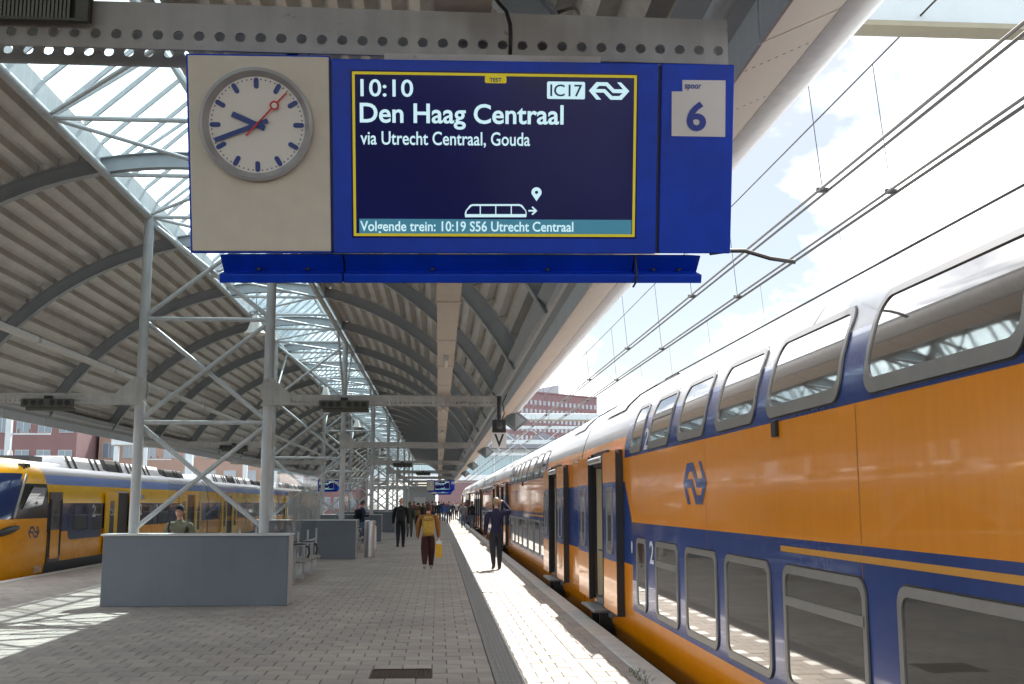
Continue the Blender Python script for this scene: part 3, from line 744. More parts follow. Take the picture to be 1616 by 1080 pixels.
# location pin
r = rect(837, 296.5, 853, 318.5); pc = ((r[0] + r[2]) / 2, r[3] - (r[2] - r[0]) / 2); pr = (r[2] - r[0]) / 2
lp = [(pc[0] + pr * math.cos(R(a)), pc[1] + pr * math.sin(R(a))) for a in range(-28, 209, 12)] + [(pc[0], r[1])]
put('location_pin', poly_mesh('location_pin', [lp, [(pc[0] + pr * .33 * math.cos(R(a)), pc[1] + pr * .33 * math.sin(R(a))) for a in range(0, 360, 30)]], .009), ink)
# train pictogram and arrow
P = lambda pts: [uv(720 + x / 5.572, 280 + y / 5.572) for x, y in pts]
out = P([(70, 355), (66, 325), (72, 300), (112, 248), (135, 240), (545, 240), (570, 248), (606, 298), (610, 325), (606, 355)])
ins = [P([(72 + 8, 328), (84, 300), (122, 262), (135, 256), (198, 256), (198, 328)]), P([(207, 256), (334, 256), (334, 328), (207, 328)]), P([(343, 256), (470, 256), (470, 328), (343, 328)]), P([(479, 256), (545, 256), (560, 262), (598, 300), (602, 328), (479, 328)])]
put('train_pictogram', poly_mesh('train_pictogram', [out] + ins, .009), ink)
put('arrow_pictogram', poly_mesh('arrow_pictogram', [P([(625, 291), (675, 291), (652, 268), (663, 260), (703, 299), (663, 337), (652, 328), (675, 306), (625, 306)])], .009), ink)
# track plate
plate = M('plate_white', (.72, .70, .68), .4, 0, .03)
lp = [uv(*p) for p in ((1076.5, 127), (1145, 127.5), (1144, 217), (1059, 215.5), (1059.5, 145), (1076.5, 145))]
put('number_plate', poly_mesh('number_plate', [lp], .004), plate, tb)
pblue = M('plate_blue', (.012, .04, .33), .4, 0, .03)
ptxt('spoor', 1080, 134, 1106, 144, pblue, .02, .006, tb); ptxt('6', 1083, 161, 1114, 208, pblue, .03, .006, tb)
# housing below the cabinets, with its lip
hx0, hx1 = uv(344, 400)[0], uv(1108, 400)[0]
hs = [(-.012, -.004), (-.20, -.004), (-.20, -.106), (.004, -.106), (.010, -.074), (-.075, -.066)]   # (depth, v)
cuts = [hx0, uv(540, 400)[0], uv(1003, 400)[0], hx1]
for k in range(3):
    b = MB(); a, c = cuts[k] + .003, cuts[k + 1] - .003
    b.add([(a, q[1], q[0]) for q in hs] + [(c, q[1], q[0]) for q in hs], [(i, (i + 1) % 6, 6 + (i + 1) % 6, 6 + i) for i in range(6)] + [tuple(range(6)), tuple(range(6, 12))]); b.build('under_housing', sign_blue, sgn, bevel=.003)
    for q in (.3, .7): MB().box(a + (c - a) * q - .006, a + (c - a) * q + .006, -.062, -.052, -.07, -.05).build('latch', dark_m, sgn)
MB().box(uv(605, 88)[0], uv(948, 88)[0], SH - .012, SH + .012, -.15, -.012).build('top_strip', kerb_m, sgn)
MB().path([(cuts[2] - .0, -.01, -.02), (cuts[2] + .002, -.06, .0), (cuts[2] - .002, -.1, .02), (cuts[2] - .01, -.12, .0)], .004).build('drip_cable', dark_m, sgn)
# brackets up to the back of the beam
for xx in (.35, 1.0, 1.6): MB().box(xx - .02, xx + .02, SH - .02, SH + .05, -.215, -.185).build('hanging_bracket', dark_m, sgn)
# black cable looping over the beam
tag(MB().path([at_y(760, -40, 3.78), at_y(778, -8, 3.76), at_y(788, 6, 3.74), at_y(799, 18, 3.73), at_y(805, 38, 3.73), at_y(806, 60, 3.73), at_y(805, 86, 3.74)], .0075, 8).build('cable', black_m, smooth=True), 'black cable looping over the beam down to the display', 'cable')
def more_sign(label, loc, sc_=1.0):
    c = copy_tree(sgn); c.matrix_world = Matrix.Translation(Vector(loc) - Vector((SW / 2, 0, 0))) @ SGM.to_3x3().to_4x4() @ Matrix.Scale(sc_, 4); c['label'] = label; return c
more_sign('distant blue departure display with cream clock beyond the passengers', (.15, FY[5] - .2, 2.5))
more_sign('small far blue departure display behind the distant one', (.3, FY[7] - .2, 2.5))
more_sign('distant blue display seen through the bracing above the yellow train', (-8.0, FY[5] - .2, 2.5))

# ================================================================== PLATFORM FURNITURE
BOXL = ['large blue grey box wall under the nearest columns, in the foreground', 'second blue grey box wall, beside the litter bin', 'third blue grey box wall behind the litter bin', 'fourth blue grey box wall, left of the walking passengers', 'fifth blue grey box wall, far down the platform']
bm_body = MB().prism([(-5.47, 0), (-2.50, 0), (-2.47, .02), (-2.47, 1.13), (-5.47, 1.13)], 'y', -.30, .22)
boxme = bm_body.mesh('box_body', bluegrey)
for k in range(1, 6):
    o = thing('column_box', BOXL[k - 1], 'box', (0, FY[k], 0), 'boxes around the column feet')
    q = inst('body', boxme, o); md = q.modifiers.new('bevel', 'BEVEL'); md.width = .012; md.segments = 2
    MB().box(-5.5, -2.44, -.33, .25, 1.131, 1.165).build('cap', capstone, o, bevel=.006)
    MB().box(-2.468, -2.455, -.28, .20, .01, 1.12).build('end_panel', M('end_panel_grey', (.40, .40, .41), .45, .1, .1, 4), o)
# glass wind screens and benches along the centre of the platform
def screen(label, x, y0, y1, z0, z1, n):
    t = thing('glass_windscreen', label, 'glass screen', (x, y0, 0)); w = (y1 - y0) / n
    for k in range(n):
        MB().box(-.006, .006, k * w + .02, (k + 1) * w - .02, z0, z1).build('glass_pane', glass, t)
    for k in range(n + 1): MB().box(-.02, .02, k * w - .018, k * w + .018, 0, z0 + .25).build('post', steel, t)
    MB().box(-.015, .015, 0, y1 - y0, z0 - .05, z0).build('bottom_rail', steel, t)
    return t
screen('clear glass windscreen behind the bench beside the nearest box', -3.25, 22.0, 29.5, .75, 2.35, 4)
screen('clear glass windscreen on the left, before the yellow train', -5.0, 20.5, 30.5, .75, 2.1, 4)
screen('clear glass windscreen beyond the second box', -3.25, 36.5, 45.0, .75, 2.35, 4)
screen('clear glass windscreen beyond the third box', -3.25, 51.5, 59.0, .75, 2.35, 4)
MB_w = M('bench_slat_grey_wood', (.27, .25, .22), .7, 0, .2, 12)
def bench(label, x, y):
    t = thing('bench', label, 'bench', (x, y, 0))
    for yy in (0, 1.55, 3.1):
        b = MB(); b.box(-.02, .04, yy, yy + .05, 0, .72); b.box(-.30, -.24, yy, yy + .05, 0, .40); b.box(-.2395, -.0205, yy, yy + .05, .02, .10); b.build('leg_frame', chrome, t, bevel=.004)
        MB().box(-.32, .06, yy - .01, yy + .06, .7205, .745).build('armrest', chrome, t)
        if yy: MB().path([(-.30, yy + .1, .74), (-.05, yy + .1, .76), (.10, yy + .1, .70), (.13, yy + .1, .58), (.10, yy + .1, .46)], .022, 8).build('arm_loop', dark_m, t, smooth=True)
    for k in range(5): MB().box(-.18 + k * .085, -.105 + k * .085, .06, 3.09, .43, .46).build('seat_slat', MB_w, t)
    for k in range(3): MB().box(-.30 - k * .012, -.275 - k * .012, .06, 3.09, .53 + k * .1, .61 + k * .1).build('back_slat', MB_w, t)
    for yy in (.3, 2.8): MB().box(-.2, .24, yy, yy + .04, .40, .4295).build('seat_bearer', chrome, t)
    return t
bp = at_z(462, 923)
bench('steel and wood slat bench beside the nearest box, its steel end frame towards us', bp.x + .0, bp.y)
bench('second slat bench beyond the second box', -2.85, 37.2)
# litter bin
bn = at_z(583, 880)
t = thing('litter_bin', 'tall round brushed steel litter bin in front of the second box', 'litter bin', (bn.x, bn.y + .1, 0))
N = 28; b = MB(); pr_ = [(.165, 0), (.165, .02), (.18, .021), (.18, 1.07), (.172, 1.11), (.13, 1.125), (.13, 1.05)]
b.grid([[(r_ * math.cos(6.2832 * i / N), r_ * math.sin(6.2832 * i / N), z_) for i in range(N)] for r_, z_ in pr_], closed=True); b.add([(.165 * math.cos(6.2832 * i / N), .165 * math.sin(6.2832 * i / N), 0) for i in range(N)], [tuple(range(N))])
b.add([(.13 * math.cos(6.2832 * i / N), .13 * math.sin(6.2832 * i / N), 1.05) for i in range(N)], [tuple(range(N))]); b.build('shell', chrome, t, smooth=35)
MB().box(.09, .192, -.10, .08, .25, .95).build('side_panel', M('bin_panel', (.62, .63, .64), .3, .6, .06), t, bevel=.01)
MB().box(.10, .196, -.07, .05, .985, 1.04).build('slot', black_m, t)
# departure signal V hanging from the nearest frame
vp = at_y(787, 692, FY[1])
t = thing('departure_signal', 'departure signal lamp with a white V plate hanging from the canopy edge', 'signal', (vp.x, FY[1] - .15, vp.z))
MB().box(-.125, .125, 0, .015, -.175, .09).build('letter_plate', plate, t, bevel=.003)
me = text_mesh('V', -.085, -.15, .085, .065, 0, .02)
for v in me.vertices: v.co = (v.co.x, -.002, v.co.y)
me.materials.append(dark_m); inst('letter', me, t)
MB().box(-.115, .115, -.03, .12, .092, .31).build('lamp_box', dark_m, t, bevel=.01)
b = MB(); b.tube((0, -.05, .2), (0, -.031, .2), .075, 20); b.build('lamp_hood', black_m, t)
MB().tube((0, -.056, .2), (0, -.051, .2), .06, 20).build('lens', M('dark_lens', (.03, .03, .028), .08, 0, .05), t)
MB().tube((0, .04, .31), (0, .04, .72), .035, 10).build('hanger', dark_m, t); MB().path([(.05, .04, .31), (.09, .04, .42), (.06, .04, .6), (.13, .04, .75)], .01).build('cable', black_m, t)
for s_ in (-.04, .04): MB().path([(s_ - .02, .04, .30), (s_, .04, .40), (s_ + .02, .04, .30)], .006).build('hook', dark_m, t)
# diamond shaped loudspeaker boxes under the canopy edge
dia_m = M('diamond_speaker_grey', (.12, .13, .135), .5, 0, .1)
DL = ['nearest grey diamond shaped speaker box under the canopy edge', 'second grey diamond shaped speaker box under the canopy edge', 'third diamond shaped speaker box, small, under the canopy edge', 'farthest diamond shaped speaker box under the canopy edge']
for k, y in enumerate((23.6, 38.4, 53.2, 68.0)):
    x = 1.66; zc = EYE + (793 - 664) / 1700 * 23.6 - .01
    t = thing('diamond_speaker', DL[k], 'loudspeaker', (x, y, zc), 'diamond speakers under the canopy edge')
    a = .31; MB().prism([(0, -.24), (a, 0), (0, .24), (-a, 0)], 'y', 0, .10).build('body', dia_m, t, bevel=.006)
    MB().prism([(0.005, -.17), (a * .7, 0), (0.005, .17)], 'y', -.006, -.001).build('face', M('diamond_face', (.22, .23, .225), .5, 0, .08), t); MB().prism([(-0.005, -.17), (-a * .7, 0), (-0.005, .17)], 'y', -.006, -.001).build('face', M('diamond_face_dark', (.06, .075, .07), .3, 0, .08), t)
    MB().box(-.03, .03, .03, .07, .24, 3.70 - zc).build('hanger', dark_m, t)

# ================================================================== DOUBLE DECK TRAIN (right)
orange = M('train_orange', (0.98, 0.33, 0.0), 0.20, 0, 0.05, 0.8, 0.02, 1.6, spec=0.35, coat=0.5, streak=0.05)
tblue = M('train_blue', (0.004, 0.045, 0.25), 0.22, 0, 0.12, 1.0, 0.02, 1.6, spec=0.4, coat=0.4, streak=0.10)
roofw = M('train_roof_grey', (0.40, 0.41, 0.43), 0.34, 0.0, 0.10, 0.7, 0.01, 2.0, coat=0.2, streak=0.06)
frame_m = M('window_frame_alu', (0.27, 0.26, 0.245), 0.38, 0.55, 0.12, 5)
pane_m = M('tinted_train_glass', (0.20, 0.185, 0.165), 0.03, 0.55, 0.04, 1.2, 0.018, 2.2, spec=1.0, coat=0.6)
cream_in = M('interior_cream', (0.62, 0.57, 0.42), 0.5, 0, 0.06)
yellow_pole = M('yellow_pole', (0.6, 0.42, 0.02), 0.35, 0, 0.05)
step_m = M('step_plate', (0.20, 0.20, 0.21), 0.5, 0.6, 0.2, 15, 0.1, 100)
TX = 2.45
PR = [(.11, -.22), (.035, .08), (0, .34), (0, .9), (0, 1.43), (0, 1.95), (0, 2.26), (.006, 2.38), (.035, 2.55), (.085, 2.72), (.16, 2.89), (.27, 3.05), (.43, 3.20), (.66, 3.33), (.98, 3.43), (1.4, 3.47)]
LC = 23.9
def dxz(z):
    for (a, za), (b, zb) in zip(PR, PR[1:]):
        if za <= z <= zb: return a + (b - a) * (z - za) / (zb - za)
    return PR[0][0]
def nrm(z):
    d = (dxz(z + .03) - dxz(z - .03)) / .06; q = math.hypot(1, d); return (-1 / q, d / q)    # outward normal (x,z)
def sp(y, z, off):
    nx, nz_ = nrm(z); return (dxz(z) + nx * off, y, z + nz_ * off)
def win_chain(y0, y1, z0, z1, r, k=6, mid=5):
    zs = [(z0 + r - r * math.cos(math.pi / 2 * i / k), r - r * math.sin(math.pi / 2 * i / k)) for i in range(k + 1)]
    zs += [(z0 + r + (z1 - z0 - 2 * r) * i / mid, 0) for i in range(1, mid)]
    zs += [(z1 - r + r * math.sin(math.pi / 2 * i / k), r - r * math.cos(math.pi / 2 * i / k)) for i in range(k + 1)]
    return [(y0 + e, y1 - e, z) for z, e in zs]
def train_window(parent, y0, y1, z0, z1, r, w, wb=None, split=None):
    """rounded frame standing proud of the skin, dark pane inside"""
    wb = wb or w
    oc = win_chain(y0, y1, z0, z1, r); ic = win_chain(y0 + w, y1 - w, z0 + wb, z1 - w, max(.02, r - w * .6))
    def loop(ch, off): return [sp(a, z, off) for a, b_, z in ch] + [sp(b_, z, off) for a, b_, z in reversed(ch)]
    b = MB(); b.grid([loop(oc, -.01), loop(oc, .014), loop(ic, .014), loop(ic, .002)], closed=True)
    fr_ = b.build('window', frame_m, parent, smooth=45)
    p = MB(); p.grid([[sp(a, z, .005), sp(b_, z, .005)] for a, b_, z in ic]); p.build('pane', pane_m, fr_, smooth=True)
    if split:
        b = MB(); b.grid([[sp(a, z, o_) for z, o_ in ((split - .03, .006), (split - .03, .018), (split + .03, .018), (split + .03, .006))] for a in (y0 + w * .6, y1 - w * .6)]); b.build('transom', frame_m, fr_)
    g = MB(); lo, li = loop(oc, .0015), loop(win_chain(y0 - .012, y1 + .012, z0 - .012, z1 + .012, r + .01), .0015); g.grid([lo, li], closed=True); g.build('seal', black_m, fr_, smooth=True)
    return fr_
def make_car(detail=True):
    c = thing('double_deck_carriage', 'carriage', 'train carriage', (TX, 0, 0), 'carriages of the blue and orange double deck train')
    ys = [0.04, 3.1, 4.5, ('n',), 9, 13, 16, ('f',), 20.85, 22.25, LC - .04]
    def yc(e, z):
        if e == ('n',): return 5.9 + .45 * min(1, max(0, (1.95 - z) / .52))
        if e == ('f',): return 19.55 - .5 * min(1, max(0, (1.95 - z) / .52))
        return e
    b = MB(); npf = len(PR)
    for side in (0, 1):
        S = (lambda p: p) if side == 0 else (lambda p: (2.8 - p[0], p[1], p[2]))
        for i in range(len(ys) - 1):
            end = i in (0, 1, 2, 7, 8, 9); door = i in (1, 8) and side == 0
            for j in range(npf - 1):
                (xa, za), (xb, zb) = PR[j], PR[j + 1]
                if door and 0 < j < 6: continue
                if end: mi = 0 if (j < 3 or 5 <= j < 8) else (1 if j < 5 else 2)
                else: mi = 0 if (j < 2 or j in (4, 5)) else (1 if j < 9 else 2)
                b.add([S((xa, yc(ys[i], za), za)), S((xa, yc(ys[i + 1], za), za)), S((xb, yc(ys[i + 1], zb), zb)), S((xb, yc(ys[i], zb), zb))], [(0, 1, 2, 3)], mi)
    b.build('body', [orange, tblue, roofw], c, smooth=35)
    for e in (0.04, LC - .04):
        ol = [(x, e, z) for x, z in PR] + [(2.8 - x, e, z) for x, z in reversed(PR[:-1])]; q = MB(); q.add(ol, [tuple(range(len(ol)))]); q.build('end_wall', dark_m, c)
    MB().box(.35, 2.45, -.12, .12, .2, 2.9).build('bellows', black_m, c)
    MB().box(.15, 2.65, .3, LC - .3, -.35, -.23).build('underfloor', dark_m, c)
    for z0_, col_ in ((3.31, dark_m), ):
        
        for zz_ in (3.27, 3.31): MB().tube((*sp(5.2, zz_, .03)[:1], 5.2, sp(5.2, zz_, .03)[2]), (sp(5.2, zz_, .03)[0], 19.4, sp(5.2, zz_, .03)[2]), .009, 6).build('roof_rail', dark_m, c)
    # roof seams and hatches
    for yy in (6.2, 9.4, 12.7, 15.9, 19.1):
        q = MB(); q.grid([[sp(yy + s_, z, .004) for s_ in (-.012, .012)] for z in (2.58, 2.72, 2.89, 3.05, 3.2, 3.33, 3.43)]); q.build('roof_seam', M('seam_grey', (.3, .31, .33), .5, 0, .1), c)
    for yy in (1.0, 20.6):
        q = MB(); q.grid([[sp(yy, z, .02), sp(yy + 1.9, z, .02)] for z in (2.98, 3.05, 3.2, 3.33, 3.40)]); q.build('roof_hatch', M('hatch_grey', (.36, .36, .36), .5, 0, .15), c)
        MB().box(.95, 1.85, yy - .1, yy + 2.4, 3.42, 3.53).build('roof_unit', dark_m, c, bevel=.03)
    # skin panel seams
    for yy in (7.9, 11.55, 15.2, 18.45):
        for za, zb in ((.36, 1.42), (1.44, 2.25)):
            q = MB(); q.grid([[sp(yy + s_, z, .0015) for s_ in (-.004, .004)] for z in (za, zb)]); q.build('panel_seam', M('seam_dark', (.30, .12, .03), .6, 0, .1), c)
    # windows
    for (t0, w, sp_) in ((5.16, .62, 0), (6.34, 1.14, 1), (7.82, 1.22, 0), (9.32, 1.27, 0), (10.9, 1.5, 1), (12.83, 1.6, 0), (14.75, 1.3, 0), (16.4, 1.2, 1)):
        train_window(c, LC - t0 - w, LC - t0, .40, 1.245, .11, .055, .06, split=(1.0 if sp_ else None))
    for (t0, w, sp_) in ((4.78, .78, 0), (6.0, 1.13, 1), (7.56, 1.14, 0), (9.11, 1.2, 0), (10.62, 1.5, 0), (12.5, 1.75, 0), (14.7, 1.35, 0), (16.4, 1.15, 0)):
        train_window(c, LC - t0 - w, LC - t0, 2.295, 2.90, .13, .045, .085, split=(2.66 if sp_ else None))
    # yellow stripe and class numbers, logo
    q = MB(); q.grid([[sp(y, z, .003) for z in (1.335, 1.375)] for y in (6.6, LC - 10.85)]); q.build('stripe', M('stripe_yellow', (.75, .33, .01), .3, 0, .05, coat=.4), c)
    wt = M('white_transfer', (.7, .7, .7), .4, 0, .05)
    def decal(me, m, ymap, name='lettering'):
        for v in me.vertices: v.co = sp(ymap(v.co.x), v.co.y, .004)
        me.materials.clear(); me.materials.append(m); inst(name, me, c)
    def dtext(s_, ya, yb, z0, z1, m=None): decal(text_mesh(s_, 0, z0, 1, z1, 0, .02), m or wt, lambda x: yb + (ya - yb) * x)
    dtext('2', LC - 6.22, LC - 5.98, .98, 1.24); dtext('2', LC - 5.95, LC - 5.70, 2.30, 2.56)
    decal(poly_mesh('logo', logo_loops(0, 1.66, 1, 2.06), 0), tblue, lambda x: LC - 7.80 - .95 * x, 'logo')
    # round sticker by the far door
    q = MB(); q.add([sp(LC - 4.82 + .05 * math.cos(k * .5236), 1.12 + .08 * math.sin(k * .5236), .004) for k in range(12)], [tuple(range(12))]); q.build('sticker', wt, c)
    MB().box(-.03, 0, LC - 10.9, LC - 10.8, 2.15, 2.27).build('indicator_lamp', dark_m, c, bevel=.006)
    # doors
    for (o0, o1, la, lb_) in ((3.1, 4.5, (1.85, 3.08), (4.52, 5.75)), (20.85, 22.25, (19.68, 20.83), (22.27, 23.5))):
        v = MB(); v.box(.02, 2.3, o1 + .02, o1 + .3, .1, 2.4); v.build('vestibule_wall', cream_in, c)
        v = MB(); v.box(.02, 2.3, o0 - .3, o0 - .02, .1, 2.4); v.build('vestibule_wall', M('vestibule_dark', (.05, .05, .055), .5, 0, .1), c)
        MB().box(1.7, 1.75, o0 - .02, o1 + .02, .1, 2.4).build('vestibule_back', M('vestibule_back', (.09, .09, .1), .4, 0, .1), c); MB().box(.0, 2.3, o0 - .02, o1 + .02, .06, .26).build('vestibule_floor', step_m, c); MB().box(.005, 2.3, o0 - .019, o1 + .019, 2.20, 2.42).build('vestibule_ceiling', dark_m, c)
        MB().box(-.03, -.003, o0 - .02, o1 + .02, 2.21, 2.43).build('header_shade_box', dark_m, c)  # dark box added as shade over the opening, hides orange bounce light
        MB().tube((-.085, o0 + .05, 2.30), (-.085, o1 - .05, 2.30), .05, 12).build('door_head', chrome, c, smooth=40)
        MB().tube((.30, o1 - .35, .26), (.30, o1 - .35, 2.20), .02, 10).build('grab_pole', chrome, c, smooth=40); MB().tube((.10, o1 - .06, .5), (.10, o1 - .06, 2.1), .018, 10).build('grab_pole', yellow_pole, c, smooth=40)
        MB().path([(.04, o1 - .04, .95), (.1, o1 - .3, .95), (.1, o1 - .55, .95)], .017).build('hand_rail', chrome, c)
        MB().box(-.056, -.002, o1 + .03, o1 + .10, .22, 2.42).build('gap_shade_filler', black_m, c)  # black filler added as shade in the gap behind the leaf
        MB().box(-.24, .05, o0 + .02, o1 - .02, .13, .17).build('step', step_m, c, bevel=.012)
        for sy in (o0 + .3, o1 - .3): MB().box(-.12, .1, sy - .03, sy + .03, -.22, .129).build('step_bracket', dark_m, c)
        for (a, d_), sgn_ in ((la, 1), (lb_, -1)):
            bx_ = MB(); zz = [.22, .9, 1.95, 2.37]; x0_, x1_ = -.105, -.06
            for q_ in range(3): bx_.box(x0_, x1_, a, d_, zz[q_], zz[q_ + 1], (0, 1, 0)[q_])
            lf = bx_.build('door_leaf', [orange, tblue], c)
            cy = (a + d_) / 2 - sgn_ * .05; wch = win_chain(cy - .20, cy + .20, 1.03, 1.84, .06); fch = win_chain(cy - .25, cy + .25, .98, 1.89, .09)
            fl = lambda ch, x_: [(x_, p, z) for p, _, z in ch] + [(x_, p, z) for _, p, z in reversed(ch)]
            w_ = MB(); w_.grid([fl(fch, x0_), fl(fch, x0_ - .012), fl(wch, x0_ - .012), fl(wch, x0_ - .002)], closed=True); wf = w_.build('door_window', frame_m, lf, smooth=45)
            w_ = MB(); w_.grid([[(x0_ - .004, p, z), (x0_ - .004, q2, z)] for p, q2, z in wch]); w_.build('pane', pane_m, wf)
            e = d_ if sgn_ > 0 else a
            MB().box(x0_ - .006, x1_ + .006, e - .015, e + .035, .2, 2.38).build('door_seal', black_m, lf); e2 = a if sgn_ > 0 else d_
            MB().box(x0_ + .002, -.002, e2 - .012, e2 + .012, .2, 2.38).build('door_seal', black_m, lf)
            MB().tube((x1_, e2, 2.33), (x1_ - .07, e2 - sgn_ * .25, 2.37), .014, 6).build('door_arm', chrome, lf)
        MB().box(-.05, .0, o0 - .9, o0 - .8, .86, 1.02).build('door_button', dark_m, c)
    # bogies
    for yb in (3.8, LC - 3.0):
        bg = MB(); bg.box(.25, .45, yb - 1.7, yb + 1.7, -.62, -.36); bg.box(2.35, 2.55, yb - 1.7, yb + 1.7, -.62, -.36); bg.box(.45, 2.35, yb - .3, yb + .3, -.6, -.4); b_ = bg.build('bogie', dark_m, c)
        for s_ in (-1.25, 1.25):
            for x_ in (.62, 2.06): MB().tube((x_, yb + s_, -.30), (x_ + .12, yb + s_, -.30), .42, 24).build('wheel', M('wheel_steel', (.10, .08, .07), .5, .6, .2), b_, smooth=40)
    return c
car0 = make_car()
JUN = 18.55
CL = ['nearest blue and orange double deck carriage, filling the right side of the picture', 'second double deck carriage, with its open doors beside the saluting man', 'third double deck carriage, behind the man with his hand to his head', 'fourth double deck carriage, near the vanishing point', 'farthest double deck carriage at the vanishing point']
for k in range(5):
    o = car0 if k == 0 else copy_tree(car0); o.location = (TX, JUN - LC + LC * k, 0); o['label'] = CL[k]

# ================================================================== YELLOW TRAIN (left)
yel_t = M('train_yellow', (0.95, 0.52, 0.0), 0.22, 0, 0.05, 1.0, 0.01, 1.5, spec=.35, coat=0.12)
ora_t = M('train_deep_yellow', (0.88, 0.34, 0.0), 0.25, 0, 0.05, 1.0, 0.01, 1.5, spec=.35, coat=0.12)
navy_t = M('train_navy', (0.022, 0.035, 0.12), 0.22, 0, 0.10, 1.0, coat=0.5)
peri = M('train_periwinkle', (0.16, 0.26, 0.62), 0.35, 0, 0.06, 1)
skirt_t = M('train_skirt_grey', (0.06, 0.065, 0.07), 0.5, 0, 0.15)
LXC, LW = -10.99, 1.42                                             # centre line and half width; platform side faces +X
# section: (half width, z) bottom to roof
LP = [(1.30, -.42), (1.36, -.12), (1.41, .22), (1.42, .55), (1.42, .95), (1.42, 1.30), (1.42, 1.66), (1.40, 1.92), (1.36, 2.12), (1.28, 2.36), (1.10, 2.56), (.75, 2.70), (.30, 2.76)]
LBAND = [3, 3, 1, 1, 2, 2, 0, 0, 4, 5, 5, 5]                            # skirt skirt orange orange navy yellow yellow periwinkle roof
def ltrain(k, y0, y1, nose):
    lab = ['yellow and blue single deck train at the left platform, its sloping nose towards us', 'second carriage of the yellow and blue train, behind the columns', 'third carriage of the yellow and blue train, far along the left platform'][k]
    t = thing('yellow_train_carriage', lab, 'train carriage', (LXC, y0, 0), 'carriages of the yellow and blue train')
    L = y1 - y0
    secs = []                                                      # (y, width factor, roof factor, front lean)
    if nose: secs = [(-2.9, .05, 1), (-2.7, .45, 1), (-2.35, .68, 1), (-1.9, .84, 1), (-1.4, .935, .9), (-.9, .98, .7), (-.3, 1, .3), (.5, 1, 0)]
    else: secs = [(.06, 1, 0)]
    secs += [(L * .3, 1, 0), (L * .6, 1, 0), (L - .06, 1, 0)]
    b = MB()
    for si in range(len(secs) - 1):
        (ya, wa, ra), (yb, wb_, rb_) = secs[si], secs[si + 1]
        for s_ in (1, -1):
            for j in range(len(LP)):
                p = LP[j]; q = LP[j + 1] if j + 1 < len(LP) else (0, 2.77)
                def V(y, w, r, p_): 
                    return (s_ * p_[0] * w, y + r * .75 * max(0, p_[1] - 1.3), p_[1] - r * .10 * max(0, p_[1] - 2.3))
                if nose and si < 7:
                    mi = 1 if j < 5 else (0 if j > 8 else (6 if si < 4 else (7 if j < 8 else 0)))
                else: mi = LBAND[j] if j < len(LBAND) else 5
                b.add([V(ya, wa, ra, p), V(yb, wb_, rb_, p), V(yb, wb_, rb_, q), V(ya, wa, ra, q)], [(0, 1, 2, 3)], mi)
    wind = M('windscreen_blue_glass', (.02, .045, .16), .08, 0, .05, coat=.5)
    b.build('body', [yel_t, ora_t, navy_t, skirt_t, peri, roofw, wind, M('cab_side_black', (.02, .02, .022), .2, 0, .1)], t, smooth=28)
    f = 1.42
    if not nose:
        e = MB(); ol = [(p[0], .06, p[1]) for p in LP] + [(-p[0], .06, p[1]) for p in reversed(LP)]; e.add(ol, [tuple(range(len(ol)))]); e.build('end_wall', black_m, t)
    MB().box(-1.1, 1.1, L - .1, L + .1, 0, 2.3).build('bellows', black_m, t)
    MB().box(-1.2, 1.2, .5, L - .5, -.62, -.43).build('underfloor', dark_m, t)
    def flat(name, y_0, y_1, z0, z1, m, off=.004, par=t, rad=.05):
        ch = win_chain(y_0, y_1, z0, z1, rad, 4, 2); q = MB(); q.grid([[(f + off, a, z), (f + off, c, z)] for a, c, z in ch]); return q.build(name, m, par)
    ws = [(2.43, 3.57), (4.12, 4.7)] if nose else [(1.0, 2.4)]
    y = 8.9 if nose else 7.6
    while y < L - 6: ws.append((y, y + 1.55)); y += 2.15
    for a, c in ws: 
        w_ = flat('window', a, c, .98, 1.60, pane_m); q = MB(); ch = win_chain(a - .03, c + .03, .95, 1.63, .07, 4, 2); ch2 = win_chain(a, c, .98, 1.60, .05, 4, 2)
        lp = lambda cc, o_: [(f + o_, p, z) for p, _, z in cc] + [(f + o_, p, z) for _, p, z in reversed(cc)]
        q.grid([lp(ch, .002), lp(ch, .008), lp(ch2, .008), lp(ch2, .004)], closed=True); q.build('frame', black_m, w_)
    if nose: flat('window_band', 2.0, 4.9, .72, 1.655, navy_t, .0025, rad=.25)
    for dy in ((4.96, L - 5.2) if nose else (2.6, L - 5.5)):
        MB().box(f - .02, f + .004, dy + 1.15, dy + 2.45, .25, 1.95).build('door_opening', black_m, t)
        lf = MB().box(f + .03, f + .075, dy, dy + 1.15, .22, 1.97).build('door_leaf', yel_t, t, bevel=.008); lf2 = MB().box(f + .03, f + .075, dy + 2.45, dy + 3.6, .22, 1.97).build('door_leaf', yel_t, t, bevel=.008)
        for q_, a in ((lf, dy + .36), (lf2, dy + 2.85)): flat('door_window', a, a + .42, .62, 1.72, pane_m, .079, q_, .06)
        MB().box(f + .005, f + .03, dy + 1.16, dy + 2.44, 1.96, 2.0).build('door_head', chrome, t)
    MB().box(f - .01, f + .006, 8.6, 9.2, 1.78, 1.92).build('side_indicator', M('indicator_grey', (.3, .3, .32), .3, 0, .1), t)
    if nose:
        cd = MB().box(f + .002, f + .02, .55, 1.45, .22, 1.93).build('cab_door', M('cab_door_dark', (.03, .033, .04), .3, 0, .1, coat=.3), t)
        MB().box(f + .021, f + .028, .72, 1.32, .30, 1.0).build('door_lower_panel', ora_t, cd); MB().box(f + .021, f + .026, .85, 1.2, 1.15, 1.7).build('pane', pane_m, cd)
        for yy in (.62, 1.4): MB().tube((f + .035, yy, .35), (f + .035, yy, 1.75), .012, 8).build('hand_rail', dark_m, cd)
        me = poly_mesh('logo', logo_loops(0, .84, 1, 1.12), 0)
